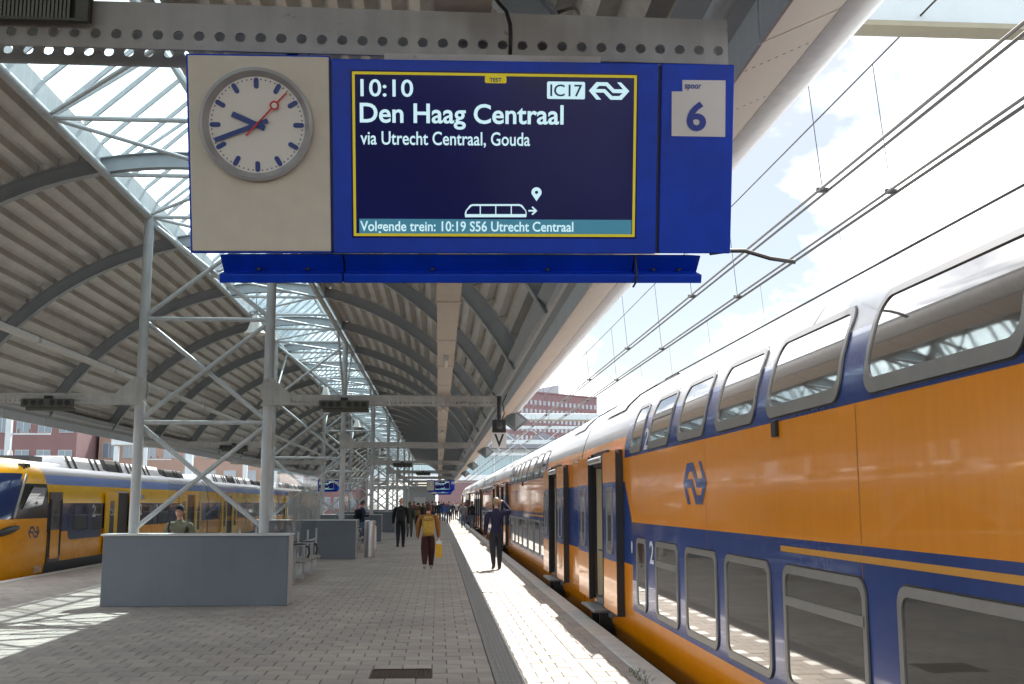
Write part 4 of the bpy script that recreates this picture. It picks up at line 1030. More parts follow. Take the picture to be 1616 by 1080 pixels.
        for v in me.vertices: v.co = (1.42 * (.982 + .018 * v.co.x) + .012, -.66 + v.co.x * .66, v.co.y)
        me.materials.append(navy_t); inst('logo', me, t)
        w_ = MB(); w_.add([(1.385, -1.05, 1.52), (1.435, .05, 1.62), (1.425, .35, 2.02), (1.385, -.40, 2.08)], [(0, 1, 2, 3)]); w_.build('cab_side_window', pane_m, t)
        MB().path([(1.345, -1.42, 1.32), (1.33, -1.0, 1.95), (1.29, -.66, 2.33)], .03, 8).build('window_pillar', chrome, t)
        MB().ell((1.24, -1.62, 1.03), .12, .46, .10, rot=Matrix.Rotation(R(-24), 3, 'Z') @ Matrix.Rotation(R(12), 3, 'X')).build('headlight', M('headlight_black', (.01, .01, .012), .06, 0, 0, coat=.8), t, smooth=True)
        mk = text_mesh('3206', 0, 0, 1, 1, 0, .01)
        for v in mk.vertices: v.co = (1.435, -.25 + v.co.x * .5, .02 + v.co.y * .16)
        mk.materials.append(M('white_transfer', (.7, .7, .7))); inst('lettering', mk, t)
        for q_ in range(3): MB().box(.98, 1.13, -.42 + q_ * .16, -.36 + q_ * .16, 2.46, 2.60).build('vent_slot', black_m, t)
        me = text_mesh('2', 0, 0, 1, 1, 0, .02)
        for v in me.vertices: v.co = (f + .006, 3.95 + v.co.x * .28, 1.28 + v.co.y * .34)
        me.materials.append(MATS['white_transfer']); inst('lettering', me, t)
    for a in (7.0, 9.0, 12.5):
        me = text_mesh('2', 0, 0, 1, 1, 0, .02)
        for v in me.vertices: v.co = (f + .009, a + 1.72 + v.co.x * .28, 1.28 + v.co.y * .34)
        me.materials.append(MATS['white_transfer']); inst('lettering', me, t)
    # roof equipment
    for a, lg, hh, m in ((3.0, 3.2, .30, M('roof_cover_pale', (.66, .68, .70), .4, .0, .1)), (6.6, 1.6, .34, dark_m), (8.6, 4.2, .30, MATS['roof_cover_pale']), (13.5, 3.0, .26, dark_m)):
        if a + lg > L - 1: continue
        ru = MB(); ru.prism([(-1.05, 2.5), (1.05, 2.5), (.85, 2.5 + hh + .12), (-.85, 2.5 + hh + .12)], 'y', a, a + lg); o = ru.build('roof_unit', m, t, bevel=.02)
        for q_ in range(int(lg / .5)):
          if (q_ * 7 + int(a * 3)) % 4 < 2: MB().prism([(1.055, 2.5), (1.075, 2.5), (.875, 2.5 + hh + .12), (.855, 2.5 + hh + .12)], 'y', a + .1 + q_ * .5, a + .25 + q_ * .5).build('louvre', dark_m, o)
    if nose:
        MB().tube((0, 1.6, 2.7), (0, 1.6, 3.0), .10, 12, r1=.05).build('antenna', white_m, t); MB().box(-.5, .6, 1.3, 2.2, 2.72, 2.86).build('horn_box', dark_m, t)
    for yb in ((3.6, L - 3) if nose else (3, L - 3)):
        for s_ in (-1.2, 1.2):
            for x_ in (.66, -.78): MB().tube((x_, yb + s_, -.32), (x_ + .12, yb + s_, -.32), .40, 20).build('wheel', MATS['wheel_steel'], t, smooth=40)
        MB().box(.85, 1.1, yb - 1.6, yb + 1.6, -.60, -.36).build('bogie_frame', dark_m, t)
    return t
ltrain(0, 26.98, 46.13, True); ltrain(1, 46.13, 66, False); ltrain(2, 66, 86, False)

# ================================================================== OVERHEAD LINE
wire_m = M('copper_wire', (.05, .045, .04), .5, .5, .1)
WZ = 4.74
def wire(label, x, z, r=.015, sep=.045, y0=-12, y1=170, x1=None, z1=None):
    x1 = x if x1 is None else x1; z1 = z if z1 is None else z1
    t = thing('contact_wire', label, 'overhead wire', (x, y0, z), 'overhead wires above the track')
    for s_ in (-sep, sep):
        MB((x, y0, z)).tube((x + s_, y0, z), (x1 + s_, y1, z1), r, 6).build('strand', wire_m, t)
    for k in range(26):
        y = 4.55 + k * 5.6; f_ = (y - y0) / (y1 - y0); xx, zz = x + (x1 - x) * f_, z + (z1 - z) * f_
        MB((x, y0, z)).box(xx - sep - .012, xx + sep + .012, y - .02, y + .02, zz - .01, zz + .035).build('clamp', dark_m, t)
        MB((x, y0, z)).tube((xx, y, zz + .04), (xx - .12, y, zz + 1.35), .0045, 5).build('dropper', wire_m, t)
    MB((x, y0, z)).tube((x - .12, y0, z + 1.35), (x1 - .12, y1, z1 + 1.35), .010, 6).build('messenger_strand', wire_m, t)
    return t
wire('left pair of thick overhead wires crossing the sky beside the display', 3.78, WZ)
wire('right pair of thick overhead wires crossing the sky above the train', 4.48, WZ)
wire('thin pair of overhead wires just above the train roof line', 8.4, 5.9, .008, .06)
wire('overhead wires above the yellow train on the left', -11.0, 4.6, .008, .05)
wire('overhead wires of the farther track on the left', -15.3, 4.8, .008, .05)
# registration arm
a0, a1 = at_y(1150, 396, 7.6), at_y(1255, 414, 7.6)
tag(MB().path([at_y(1120, 400, 7.6), a0, at_y(1175, 396, 7.6), at_y(1215, 408, 7.6), a1], .016, 8).build('registration_arm', wire_m, smooth=True), 'thin curved steadying arm between the overhead wires right of the display', 'wire arm')
# portals over the tracks
pale_blue = M('pale_blue_steel', (.40, .46, .49), .45, 0, .08, 2)
def portal(label, y, z, h, x0, x1, d, posts, lattice=True):
    t = thing('track_portal', label, 'gantry', (x0, y, 0), 'steel gantries over the tracks')
    o = (x0, y, 0)
    if lattice:
        for zz in (z, z + h):
            MB(o).box(x0, x1, y - d / 2, y + d / 2, zz, zz + h * .18).build('chord', pale_blue, t)
        n = int((x1 - x0) / (h * 1.0))
        for k in range(n):
            xa = x0 + (x1 - x0) * k / n; xb = x0 + (x1 - x0) * (k + 1) / n
            MB(o).tube((xa, y, z + (h * .18 if k % 2 else h)), (xb, y, z + (h if k % 2 else h * .18)), h * .025, 6).build('lattice_bar', pale_blue, t)
    else:
        MB(o).box(x0, x1, y - d / 2, y + d / 2, z, z + h).build('beam', pale_blue, t, bevel=.02)
        MB(o).box(x0, x1, y - d / 2 - .06, y + d / 2 + .06, z - .05, z - .001).build('lower_flange', M('olive_flange', (.22, .21, .15), .5, 0, .1), t)
    for px_ in posts: MB(o).box(px_ - .18, px_ + .18, y - .18, y + .18, -.9, z - .052).build('post', pale_blue, t, bevel=.02)
    return t
pz = at_y(1500, 44, 9.1).z
portal('pale blue steel beam crossing over the track in the top right corner', 9.1, pz, .6, 2.9, 14.5, .12, (13.9,), False)
portal('pale steel gantry in front of the red office building', 66, 6.7, .38, 2.6, 26, .4, (9.7, 25.5), False)
portal('pale lattice gantry below the red office building', 92, 6.6, 1.3, 2.6, 30, .6, (9.7, 29.5))
portal('farther pale lattice gantry beyond the carriages', 122, 6.9, 1.5, 2.6, 34, .6, (9.7, 33.5))
portal('steel gantry over the left tracks behind the yellow train', 58, 6.2, .4, -24, -9.3, .4, (-23.6, -13.1), False)
portal('farther steel gantry over the left tracks', 88, 6.2, .5, -26, -9.3, .4, (-25.6, -13.1), False)

# ================================================================== BACKGROUND BUILDINGS
brick_r = M('hazed_red_brick_facade', (.165, .10, .108), .85, 0, .12, .4, 0, 0)  # distance haze is put into this muted brick colour
brick_p = M('pink_brick_facade', (.145, .085, .088), .85, 0, .12, .4)
peach = M('peach_facade', (.27, .19, .155), .85, 0, .08, .5)
wglass = M('far_window_glass', (.11, .16, .20), .12, 0, .15, .6, spec=.9)
wframe = M('far_window_frame', (.30, .31, .32), .5, 0, .08)
def building(label, x0, x1, y0, y1, z1, wall, rows, cols, ww, wh, z_first, dz, roof=None, face='y', xm=.0):
    t = thing('building', label, 'building', ((x0 + x1) / 2, y0, 0)); o = ((x0 + x1) / 2, y0, 0)
    w = MB(o).box(x0, x1, y0, y1, -.95, z1).build('wall', wall, t)
    MB(o).box(x0 - .3, x1 + .3, y0 - .3, y1 + .3, z1 + .001, z1 + .5).build('roof', roof or wframe, t)
    fm_ = MB(); fm_.box(-ww / 2 - .06, ww / 2 + .06, -.06, -.001, -.06, wh + .06); fme = fm_.mesh('window', wframe)
    gm_ = MB(); gm_.box(-ww / 2, ww / 2, -.075, -.061, 0, wh); gme = gm_.mesh('pane', wglass)
    mm = MB().box(-.04, .04, -.09, -.076, 0, wh).mesh('mullion', wframe)
    for r_ in range(rows):
        for c_ in range(cols):
            x = x0 + (x1 - x0) * (c_ + .5) / cols - o[0]
            q = inst('window', fme, t, (x, 0, z_first + r_ * dz)); inst('pane', gme, q); inst('mullion', mm, q)
    return t
bd = 460.0
b1 = at_y(942, 629, bd)
RH = b1.z
bl_ = building('tall red brick office building with rows of square windows behind the gantries', -55, 0, 0, 40, RH, brick_r, 10, 22, 1.15, 1.75, RH - 37.5, 3.62, brick_r)
MB((-27.5, 0, 0)).prism([(-34, RH), (-15, RH), (-15, RH + 5.5), (-34, RH + 1.5)], 'y', 8, 20).build('roof_house', M('roof_house_grey', (.25, .27, .30), .5, 0, .1), bl_)
bl_.rotation_euler = (0, 0, R(38)); bl_.location = (b1.x - 27.5 * math.cos(R(38)), bd - 27.5 * math.sin(R(38)), 0)
building('pink brick building at the left edge beyond the yellow train', -62, -36.6, 112, 140, 16.5, brick_p, 4, 12, 1.25, 1.7, 1.6, 3.55)
building('peach coloured low building left of the columns', -36.2, -17, 118, 138, 9.2, peach, 3, 9, 1.2, 1.5, .6, 2.9)
building('peach and pink building farther along the left tracks', -36, -12.5, 170, 190, 12, brick_p, 4, 12, 1.3, 1.6, .8, 2.9)
# station hall across the end of the tracks
t = thing('station_hall', 'wide pale glass station hall crossing the tracks at the far end', 'building', (0, 176, 0))
tealg = M('teal_glass', (.22, .36, .40), .12, 0, .15, .3, spec=.8); hallw = M('hall_white', (.62, .66, .68), .5, 0, .08, .4)
MB((0, 176, 0)).box(-30, 60, 176, 196, 5.2, 6.1).build('lower_band', hallw, t); MB((0, 176, 0)).box(-30, 60, 176.3, 195, 9.4, 10.3).build('upper_band', hallw, t)
gme = MB().box(.04, 2.96, .6, .66, 6.101, 9.399).mesh('glass_panel', tealg); mme = MB().box(-.06, .06, .3, .7, 6.101, 9.399).mesh('mullion', hallw)
for k in range(30): inst('glass_panel', gme, t, (-30 + 3 * k, 0, 0)); inst('mullion', mme, t, (-30 + 3 * k, 0, 0))
MB((0, 176, 0)).box(-32, 62, 174, 197, 10.301, 11.3).build('roof', M('hall_roof', (.16, .17, .20), .6, 0, .1), t)
for x in range(-28, 60, 12): MB((0, 176, 0)).box(x, x + .6, 180, 180.6, -.9, 5.199).build('pillar', hallw, t)
for x in range(-28, 60, 6): MB((0, 176, 0)).prism([(x, 11.301), (x + 3, 13.0), (x + 6, 11.301)], 'y', 175, 196).build('saw_roof', MATS['hall_roof'], t)
# catenary masts on the left
for k, (x, y) in enumerate(((-23.2, 60), (-13.0, 74), (-25.2, 95), (-13.0, 104))):
    t = thing('catenary_mast', ['grey mast at the left edge behind the yellow train', 'grey mast rising behind the yellow train roof', 'pale mast farther left among the wires', 'farthest pale mast left of the columns'][k], 'mast', (x, y, -.9), 'masts along the left tracks')
    MB().box(-.14, .14, -.14, .14, 0, 8.2).build('post', pale_blue, t); MB().box(.15, 2.2, -.04, .04, 6.2, 6.28).build('arm', pale_blue, t)
    for q_ in (.5, 1.1): MB().tube((q_, 0, 6.29), (q_, 0, 6.5), .06, 10).build('insulator', M('insulator_brown', (.1, .05, .04), .3, 0, .1), t)
# people-free shelter volume that closes the far end of the platform
t = thing('waiting_shelter', 'grey walled waiting shelter far down the platform', 'shelter', (-4, 84, 0))
MB().box(-1.4, 1.4, 0, 5, .05, 2.7).build('glass_wall', glass, t); MB().box(-1.6, 1.6, -.2, 5.2, 2.701, 2.9).build('roof', steel, t); MB().box(-1.35, 1.35, .05, 4.9, 0.0, .9).build('plinth', bluegrey, t)
for x in (-1.5, 1.42):
    for y in (-.08, 5.02): MB().box(x, x + .08, y, y + .08, 0, 2.7).build('post', steel, t)
t = thing('lift_tower', 'plain grey lift tower standing in the middle of the platform far away', 'lift tower', (-1.9, 112, 0))
MB().box(-1.6, 1.6, 0, 3, 0, 3.2).build('shaft', M('lift_grey', (.33, .34, .35), .5, .1, .1), t, bevel=.03); MB().box(-1.75, 1.75, -.15, 3.15, 3.201, 3.35).build('top', steel, t); MB().box(-.6, .6, -.03, -.001, 0, 2.2).build('door', chrome, t)
# cabinet behind the second frame
t = thing('grey_cabinet', 'plain grey upright cabinet behind the second box', 'cabinet', (-4.35, 36.0, 0)); MB().box(-.55, .45, 0, .5, 0, 2.05).build('body', M('cabinet_grey', (.42, .41, .39), .5, 0, .1), t, bevel=.02); MB().box(-.5, .4, -.012, -.001, .1, 1.98).build('door', M('cabinet_door', (.45, .44, .42), .5, 0, .08), t)

# ================================================================== PEOPLE
skin_m = M('skin', (.56, .31, .22), .5, 0, .06); skin_d = M('skin_brown', (.25, .13, .09), .5, 0, .06)
def cloth(name, c, rough=.85): return M(name, c, rough, 0, .22, 9, .8, 14)
def person(label, loc, H, face, top, legs, hair_c, shoes=(.02, .02, .02), stride=.0, arms='walk', skin=None, group='people on the platform', bulk=1.0, long_hair=False, cap=None, bald=False, detail=1, name='person', sleeve=True, fem=False, lw=1.0):
    """face: heading angle, 0 looks along +Y (away from the camera)"""
    P_ = thing(name, label, 'person', loc, group, face)
    sk = skin or skin_m
    s = H; L = stride
    J = {}; E_ = []; RAD_ = {}
    def j(n, p, r, r2=None): J[n] = Vector(p) * s; RAD_[n] = (r * s, (r2 or r) * s)
    def e(a, b_, m): E_.append((a, b_, m))
    B = bulk
    j('pel', (0, 0, .52), .072 * B, .056 * B); j('waist', (0, .004, .60), .068 * B * (.93 if fem else 1), .052 * B); j('chest', (0, .0, .72), .082 * B, .06 * B); j('neckb', (0, -.004, .815), .05, .045); j('neck', (0, .0, .86), .030); j('skull', (0, .008, .90), .03)
    e('pel', 'waist', 't'); e('waist', 'chest', 't'); e('chest', 'neckb', 't'); e('neckb', 'neck', 's'); e('neck', 'skull', 's')
    for sd, q in (('l', -1), ('r', 1)):
        f = L * q
        j('hip' + sd, (q * .048, 0, .50), .058 * B * lw, .060 * B); j('knee' + sd, (q * .052, f * .5 + .012, .285), .045 * B * lw, .046 * B * lw); j('ank' + sd, (q * .05, f * .9 - .01 - (.05 if f < 0 else 0), .058 + (.03 if f < 0 else 0)), .031 * lw); j('heel' + sd, (q * .05, f * .9 - .03 - (.05 if f < 0 else 0), .024 + (.03 if f < 0 else 0)), .026); j('toe' + sd, (q * .056, f * .9 + .085 - (.06 if f < 0 else 0), .018), .023)
        e('pel', 'hip' + sd, 'l'); e('hip' + sd, 'knee' + sd, 'l'); e('knee' + sd, 'ank' + sd, 'l'); e('ank' + sd, 'heel' + sd, 'o'); e('heel' + sd, 'toe' + sd, 'o')
        j('sho' + sd, (q * .112 * B, -.004, .795), .046 * B)
        g = -f
        if arms == 'salute' and q > 0: el, wr, hd = (q * .205, .03, .80), (q * .105, .075, .935), (q * .06, .085, .955)
        elif arms == 'phone' : el, wr, hd = (q * .14, .01, .645), (q * .075, .13, .655), (q * .045, .165, .675)
        elif arms == 'chest' and q < 0: el, wr, hd = (q * .15, .0, .65), (q * .05, .11, .67), (q * .02, .13, .68)
        else: el, wr, hd = (q * .138 * B, g * .18 - .012, .635), (q * .145 * B, g * .42 + .02, .495), (q * .143 * B, g * .48 + .03, .455)
        j('elb' + sd, el, .040 * B); j('wri' + sd, wr, .027); j('hand' + sd, hd, .021, .013)
        e('chest', 'sho' + sd, 't'); e('sho' + sd, 'elb' + sd, 't'); e('elb' + sd, 'wri' + sd, 't' if sleeve else 's'); e('wri' + sd, 'hand' + sd, 's')
    names = list(J); idx = {n: i for i, n in enumerate(names)}
    me = bpy.data.meshes.new('body'); me.from_pydata([J[n] for n in names], [(idx[a], idx[b_]) for a, b_, _ in E_], [])
    o = bpy.data.objects.new('tmp', me); COL.objects.link(o)
    md = o.modifiers.new('skin', 'SKIN'); md.use_smooth_shade = True
    sv = me.skin_vertices[0].data
    for n in names: sv[idx[n]].radius = RAD_[n]; sv[idx[n]].use_root = (n == 'pel')
    ss = o.modifiers.new('sub', 'SUBSURF'); ss.levels = 2 if detail else 1
    dg = bpy.context.evaluated_depsgraph_get(); bm_ = bpy.data.meshes.new_from_object(o.evaluated_get(dg)); bpy.data.objects.remove(o)
    # regions of clothing by nearest bone
    mats = [top, legs, sk, cloth('shoes_%02d' % int(shoes[0] * 100), shoes, .6)]; code = {'t': 0, 'l': 1, 's': 2, 'o': 3}
    bm_.materials.clear()
    for m in mats: bm_.materials.append(m)
    segs = [(J[a], J[b_], code[m], min(RAD_[a][0], RAD_[b_][0])) for a, b_, m in E_]
    hem = .50 * s
    for pl in bm_.polygons:
        c = pl.center; best = 9; bi = 0
        for a, b_, m, r_ in segs:
            d = b_ - a; t_ = max(0, min(1, (c - a).dot(d) / d.length_squared)); q = (c - a - d * t_).length - r_ * .8
            if q < best: best = q; bi = m
        if bi in (0, 1) and abs(c.x) < .095 * s * B: bi = 0 if c.z > hem else 1
        pl.material_index = bi; pl.use_smooth = True
    # head with nose and ears, fingers: joined into the same mesh
    hb = MB(); hc = Vector((0, .012, .935)) * s
    hb.ell(hc, .045 * s, .056 * s, .066 * s, 14, 10, 2); hb.ell(hc + Vector((0, .035, -.03)) * s, .032 * s, .028 * s, .035 * s, 10, 8, 2)
    hb.ell(hc + Vector((0, .060, -.008)) * s, .008 * s, .012 * s, .014 * s, 8, 6, 2)
    for q in (-1, 1): hb.ell(hc + Vector((q * .046, 0, -.004)) * s, .006 * s, .013 * s, .018 * s, 8, 6, 2)
    if detail:
        for sd, q in (('l', -1), ('r', 1)):
            d = (J['hand' + sd] - J['wri' + sd]).normalized(); a = Vector((0, 1, 0)); a = (a - d * a.dot(d)).normalized(); n_ = d.cross(a)
            for k, ln in enumerate((.036, .042, .040, .031)):
                p0 = J['hand' + sd] + a * (.014 - k * .0095) * s; p1 = p0 + d * ln * .5 * s; p2 = p1 + (d * .8 + n_ * (-q) * .5) * ln * .5 * s
                hb.path([p0, p1, p2], [.0050 * s, .0047 * s, .0036 * s], 6, 2)
            p0 = J['wri' + sd].lerp(J['hand' + sd], .6) + a * .014 * s; hb.path([p0, p0 + (a * .6 + d * .7) * .022 * s, p0 + (a * .55 + d * 1.3) * .034 * s], [.0062 * s, .0055 * s, .0042 * s], 6, 2)
    hm_ = hb.mesh('head', mats, True)
    j2 = bmesh.new(); j2.from_mesh(bm_); j2.from_mesh(hm_); bm_.clear_geometry(); j2.to_mesh(bm_); j2.free(); bpy.data.meshes.remove(hm_); bm_.shade_smooth()
    bm_.name = 'body'; body = inst('body', bm_, P_)
    if detail:
        eb = MB()
        for q in (-1, 1): eb.ell(hc + Vector((q * .019, .051, .006)) * s, .007 * s, .004 * s, .0045 * s, 8, 6)
        eb.build('eyes', black_m, P_, smooth=True); MB().ell(hc + Vector((0, .060, -.036)) * s, .015 * s, .004 * s, .004 * s, 8, 6).build('mouth', M('lips', (.3, .1, .09), .5, 0, .03), P_, smooth=True)
    hm = cloth('hair_%s' % ('_'.join('%03d' % int(v * 1000) for v in hair_c)), hair_c, .55)
    if not bald:
        h = MB(); vs = []; nu, nv = 18, 9
        rows = []
        for k in range(nv + 1):
            th = math.pi * .62 * k / nv; row = []
            for i in range(nu):
                a = 2 * math.pi * i / nu; fr_ = math.sin(a)
                t2 = th * (1 - .40 * max(0, fr_)) if not long_hair else th * (1 - .42 * max(0, fr_)) * (1.0 + .28 * max(0, -fr_))
                rr = 1.09 + .03 * math.sin(5 * a + k * 1.7)
                row.append(hc + Vector((.046 * rr * math.sin(t2) * math.cos(a), -.003 + .057 * rr * math.sin(t2) * math.sin(a), .067 * 1.07 * math.cos(t2))) * s)
            rows.append(row)
        h.grid(rows, closed=True); h.add(rows[-1], [tuple(range(nu))]); h.build('hair', hm, P_, smooth=True)
        if long_hair == 'bun': MB().ell(hc + Vector((0, -.05, .045)) * s, .026 * s, .024 * s, .026 * s).build('bun', hm, P_, smooth=True)
        elif long_hair: MB().path([hc + Vector((0, -.045, .0)) * s, hc + Vector((0, -.06, -.06)) * s, hc + Vector((0, -.055, -.14)) * s], [.045 * s, .043 * s, .02 * s], 10).build('long_hair', hm, P_, smooth=True)
    if cap:
        h = MB(); h.grid([[hc + Vector((.0505 * math.sin(t_) * math.cos(a), .063 * math.sin(t_) * math.sin(a), .022 + .058 * math.cos(t_))) * s for a in [2 * math.pi * i / 18 for i in range(18)]] for t_ in [math.pi * .5 * k / 6 for k in range(7)]], closed=True)
        h.grid([[hc + Vector((.046 * math.cos(a), .055 * math.sin(a) + (.032 if ex else 0) * math.sin(a), .024 - (.003 if ex else 0))) * s for a in [math.pi * (.1 + .8 * i / 10) for i in range(11)]] for ex in (0, 1)]); h.build('cap', cap, P_, smooth=40)
    # collar
    nb = MB(); nb.grid([[Vector((r_ * math.cos(6.2832 * i / 14), -.002 + r_ * math.sin(6.2832 * i / 14), z_)) * s for i in range(14)] for r_, z_ in ((.050, .815), (.036, .838), (.033, .838))], closed=True); nb.build('collar', top, P_, smooth=True)
    return P_
def backpack(label, P_, H, m, m2, w=.30, h=.46, d=.17):
    """hangs on the back of a person (its own thing)"""
    t = thing('backpack', label, 'backpack', (0, 0, 0)); M_ = Matrix.Translation(P_.location) @ Matrix.Rotation(P_.rotation_euler.z, 4, 'Z') @ Matrix.Translation((0, -.068 * H * 1.05 - d / 2, .655 * H - .0)); t.matrix_world = M_
    def rb_(name, sx, sy, sz, c, mm):
        me = bpy.data.meshes.new(name); bm = bmesh.new(); bmesh.ops.create_cube(bm, size=1); bmesh.ops.subdivide_edges(bm, edges=bm.edges, cuts=1, use_grid_fill=True)
        for v in bm.verts:
            k = 1 - .13 * (abs(v.co.x) > .4 and abs(v.co.z) > .4) - .12 * (v.co.z > .4 and abs(v.co.y) > .4)
            v.co = Vector((v.co.x * sx * k + c[0], v.co.y * sy * k + c[1], v.co.z * sz * (1 if k == 1 else .96) + c[2]))
        bm.to_mesh(me); bm.free(); me.materials.append(mm); me.shade_smooth(); o = inst(name, me, t); q = o.modifiers.new('s', 'SUBSURF'); q.levels = q.render_levels = 2; return o
    rb_('main_bag', w * 1.15, d * 1.2, h * 1.1, (0, 0, 0), m); rb_('front_pocket', w * .86, d * .5, h * .48, (0, -d * .58, -h * .18), m); rb_('top_flap', w * .95, d * .62, h * .2, (0, -d * .32, h * .36), m2)
    MB().path([(-.04, d * .2, h * .5), (-.03, d * .1, h * .58), (.03, d * .1, h * .58), (.04, d * .2, h * .5)], .009, 6).build('handle', m2, t, smooth=True)
    for q in (-1, 1): MB().path([(q * w * .3, d * .3, h * .42), (q * w * .36, d * .7, h * .55), (q * w * .36, d * .7 + .10, h * .56), (q * w * .38, d * .75 + .2, h * .28), (q * w * .46, d * .7 + .1, -h * .1), (q * w * .45, d * .4, -h * .3)], .02, 6).build('strap', m2, t, smooth=True)
    return t
navy_c = cloth('navy_jacket', (.018, .018, .055)); navy_l = cloth('charcoal_trousers', (.03, .03, .04)); black_c = cloth('black_cloth', (.012, .012, .016)); rust_c = cloth('rust_jumper', (.30, .125, .035)); maroon = cloth('maroon_trousers', (.055, .015, .016))
jean = cloth('blue_jeans', (.09, .14, .24)); khaki = cloth('khaki_trousers', (.22, .19, .11)); grey_c = cloth('grey_sweater', (.30, .30, .30)); green_c = cloth('dark_green_coat', (.05, .06, .045)); must = cloth('mustard_bag', (.50, .31, .06)); must2 = cloth('mustard_strap', (.36, .22, .05)); sage = cloth('sage_shirt', (.17, .17, .115))
w_ = at_z(675, 898); H = 1.66
pw = person('person walking away in rust jumper and maroon trousers, hair tied up', (w_.x, w_.y, 0), H, .02, rust_c, maroon, (.07, .03, .015), (.5, .5, .48), .07, 'walk', bulk=1.10, long_hair='bun', fem=True, lw=1.25)
backpack('mustard yellow backpack worn by the person in the rust jumper', pw, H, must, must2)
t = thing('carrier_bag', 'bright yellow carrier bag hanging from the hand of the person in rust', 'bag', (w_.x + .275, w_.y + .02, .28))
bgm = M('bag_yellow', (.75, .40, .01), .45, 0, .08, 6, .2, 20); b = MB(); b.grid([[(sx * .085 * k, sy * .05 * k2, z) for sx, sy in ((-1, -1), (1, -1), (1, 1), (-1, 1))] for z, k, k2 in ((0, .85, .8), (.1, 1, 1.1), (.3, 1, .8), (.34, .8, .5))], closed=True); b.add([(sx * .07, sy * .04, 0) for sx, sy in ((-1, -1), (1, -1), (1, 1), (-1, 1))], [(0, 1, 2, 3)]); b.build('bag_body', bgm, t)
b = MB(); b.grid([[(sx * .06 * k, sy * .035 * k, z) for sx, sy in ((-1, -1), (1, -1), (1, 1), (-1, 1))] for z, k in ((.34, 1.1), (.40, 1.2), (.46, .35))], closed=True); b.build('bag_top', M('bag_white', (.75, .75, .73), .5, 0, .08), t); MB().path([(-.03, 0, .44), (-.005, 0, .52), (.03, 0, .44)], .006).build('handle', MATS['bag_white'], t)
m_ = at_z(783, 899)
person('man in navy jacket with his right hand raised to his head, on the sunlit strip', (m_.x, m_.y, 0), 1.80, .06, navy_c, navy_l, (.30, .20, .11), (.05, .03, .02), .065, 'salute', bulk=1.03)
s_ = at_z(632, 864); ps = person('bald man in dark suit walking away in the shade', (s_.x, s_.y, 0), 1.84, -.03, black_c, cloth('navy_trousers', (.012, .013, .024)), (.2, .1, .06), (.01, .01, .01), .06, 'walk', bald=True, bulk=1.08)
backpack('black backpack on the back of the bald man', ps, 1.84, cloth('black_bag', (.01, .01, .012), .7), black_c, .30, .48, .17)
ph = person('man in dark blue jacket looking at his phone behind the litter bin', (-3.15, 45.5, 0), 1.74, -1.25, cloth('blue_jacket', (.012, .02, .06)), jean, (.02, .015, .012), (.3, .3, .3), 0, 'phone')
backpack('black backpack on the man looking at his phone', ph, 1.74, MATS['black_bag'], black_c)
c_ = at_y(283, 843, 20.3)
pc = person('man in cap and sage green shirt behind the nearest box', (c_.x, 20.3, 0), 1.62, math.pi - .15, sage, khaki, (.05, .03, .02), (.1, .1, .1), 0, 'stand', cap=black_c, bulk=1.12, sleeve=False)
t = thing('chest_bag', 'dark red pouch worn across the chest of the man in the cap', 'bag', (c_.x - .02, 20.3 - .16, 1.0)); b = MB(); b.ell((0, 0, 0), .13, .05, .10, 12, 8); b.build('pouch', cloth('dark_red_pouch', (.04, .015, .018)), t, smooth=True); MB().path([(.10, .02, .05), (.17, .04, .18), (.17, .10, .32)], .015).build('strap', MATS['dark_red_pouch'], t); MB().path([(-.10, .02, .05), (-.15, .02, .2), (-.14, .08, .34)], .015).build('strap', MATS['dark_red_pouch'], t)
p1 = at_z(731, 833); p2 = at_z(742, 834)
person('woman in grey sweater, dark open jacket and jeans walking towards us in the sun', (p1.x, p1.y, 0), 1.70, math.pi, cloth('open_jacket_grey', (.2, .2, .22)), jean, (.18, .08, .05), (.3, .3, .3), .06, 'walk', long_hair=True, fem=True)
person('man in black jacket and jeans beside her walking towards us in the sun', (p2.x + .1, p2.y - .5, 0), 1.76, math.pi, black_c, jean, (.02, .015, .012), (.05, .05, .05), .06, 'chest', skin=skin_d)
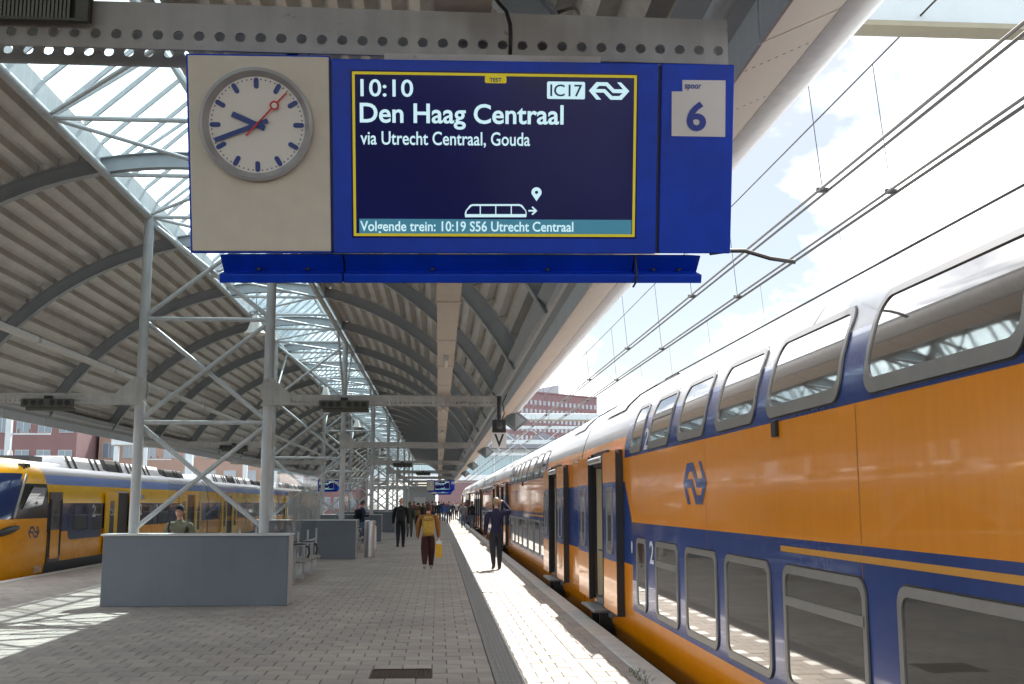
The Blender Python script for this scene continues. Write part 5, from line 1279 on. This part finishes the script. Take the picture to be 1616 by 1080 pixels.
g_ = at_z(646, 848); person('woman in dark green coat half hidden behind the bald man', (g_.x, g_.y, 0), 1.72, 0, green_c, cloth('olive_trousers', (.07, .075, .06)), (.12, .05, .02), (.02, .02, .02), .07, 'walk', long_hair=True)
b_ = at_z(659, 836); pb = person('person in black with a brown backpack walking ahead in the shade', (b_.x, b_.y, 0), 1.66, 0, black_c, black_c, (.04, .025, .015), stride=.06); backpack('brown backpack on the person in black', pb, 1.66, cloth('brown_bag', (.22, .12, .04)), black_c)
k_ = at_z(692, 830); person('person in dark jacket and khaki trousers walking away', (k_.x, k_.y, 0), 1.78, 0, cloth('dark_teal_jacket', (.02, .03, .04)), khaki, (.1, .05, .03), stride=.06)
# the crowd farther on
CROWD = [(675, 827, 'red', (.25, .05, .05)), (667, 830, 'charcoal', (.03, .03, .035)), (682, 826, 'brown', (.10, .06, .035)), (700, 823, 'bright blue', (.02, .10, .45)), (708, 826, 'slate blue', (.06, .09, .13)), (714, 821, 'black', (.015, .015, .018)), (653, 826, 'dusty pink', (.30, .12, .10)), (688, 821, 'grey', (.2, .2, .2)), (697, 818, 'navy', (.02, .03, .08)), (720, 820, 'white', (.5, .5, .48)), (672, 820, 'tan', (.3, .2, .12)), (661, 821, 'dark green', (.04, .06, .04)), (705, 816, 'maroon', (.15, .03, .04)), (727, 822, 'black and white', (.1, .1, .11)), (679, 817, 'teal', (.03, .12, .13)), (734, 826, 'red', (.3, .03, .03))]
for i, (px, py, cn, cc) in enumerate(CROWD):
    q = at_z(px, py)
    lab = 'distant person in %s top in the crowd, %s' % (cn, 'sunlit side' if px > 712 else ('mid platform' if px > 684 else 'left side'))
    person(lab, (q.x, min(q.y, 128), 0), random.uniform(1.62, 1.85), random.choice([0, 0, math.pi, .2]), cloth('crowd_top_%02d' % i, cc), random.choice([jean, black_c, navy_l, khaki]), random.choice([(.02, .015, .01), (.1, .05, .02), (.2, .13, .06)]), stride=random.choice([.0, .05, .07]), long_hair=bool(i % 2), detail=0, group='distant crowd on the platform')
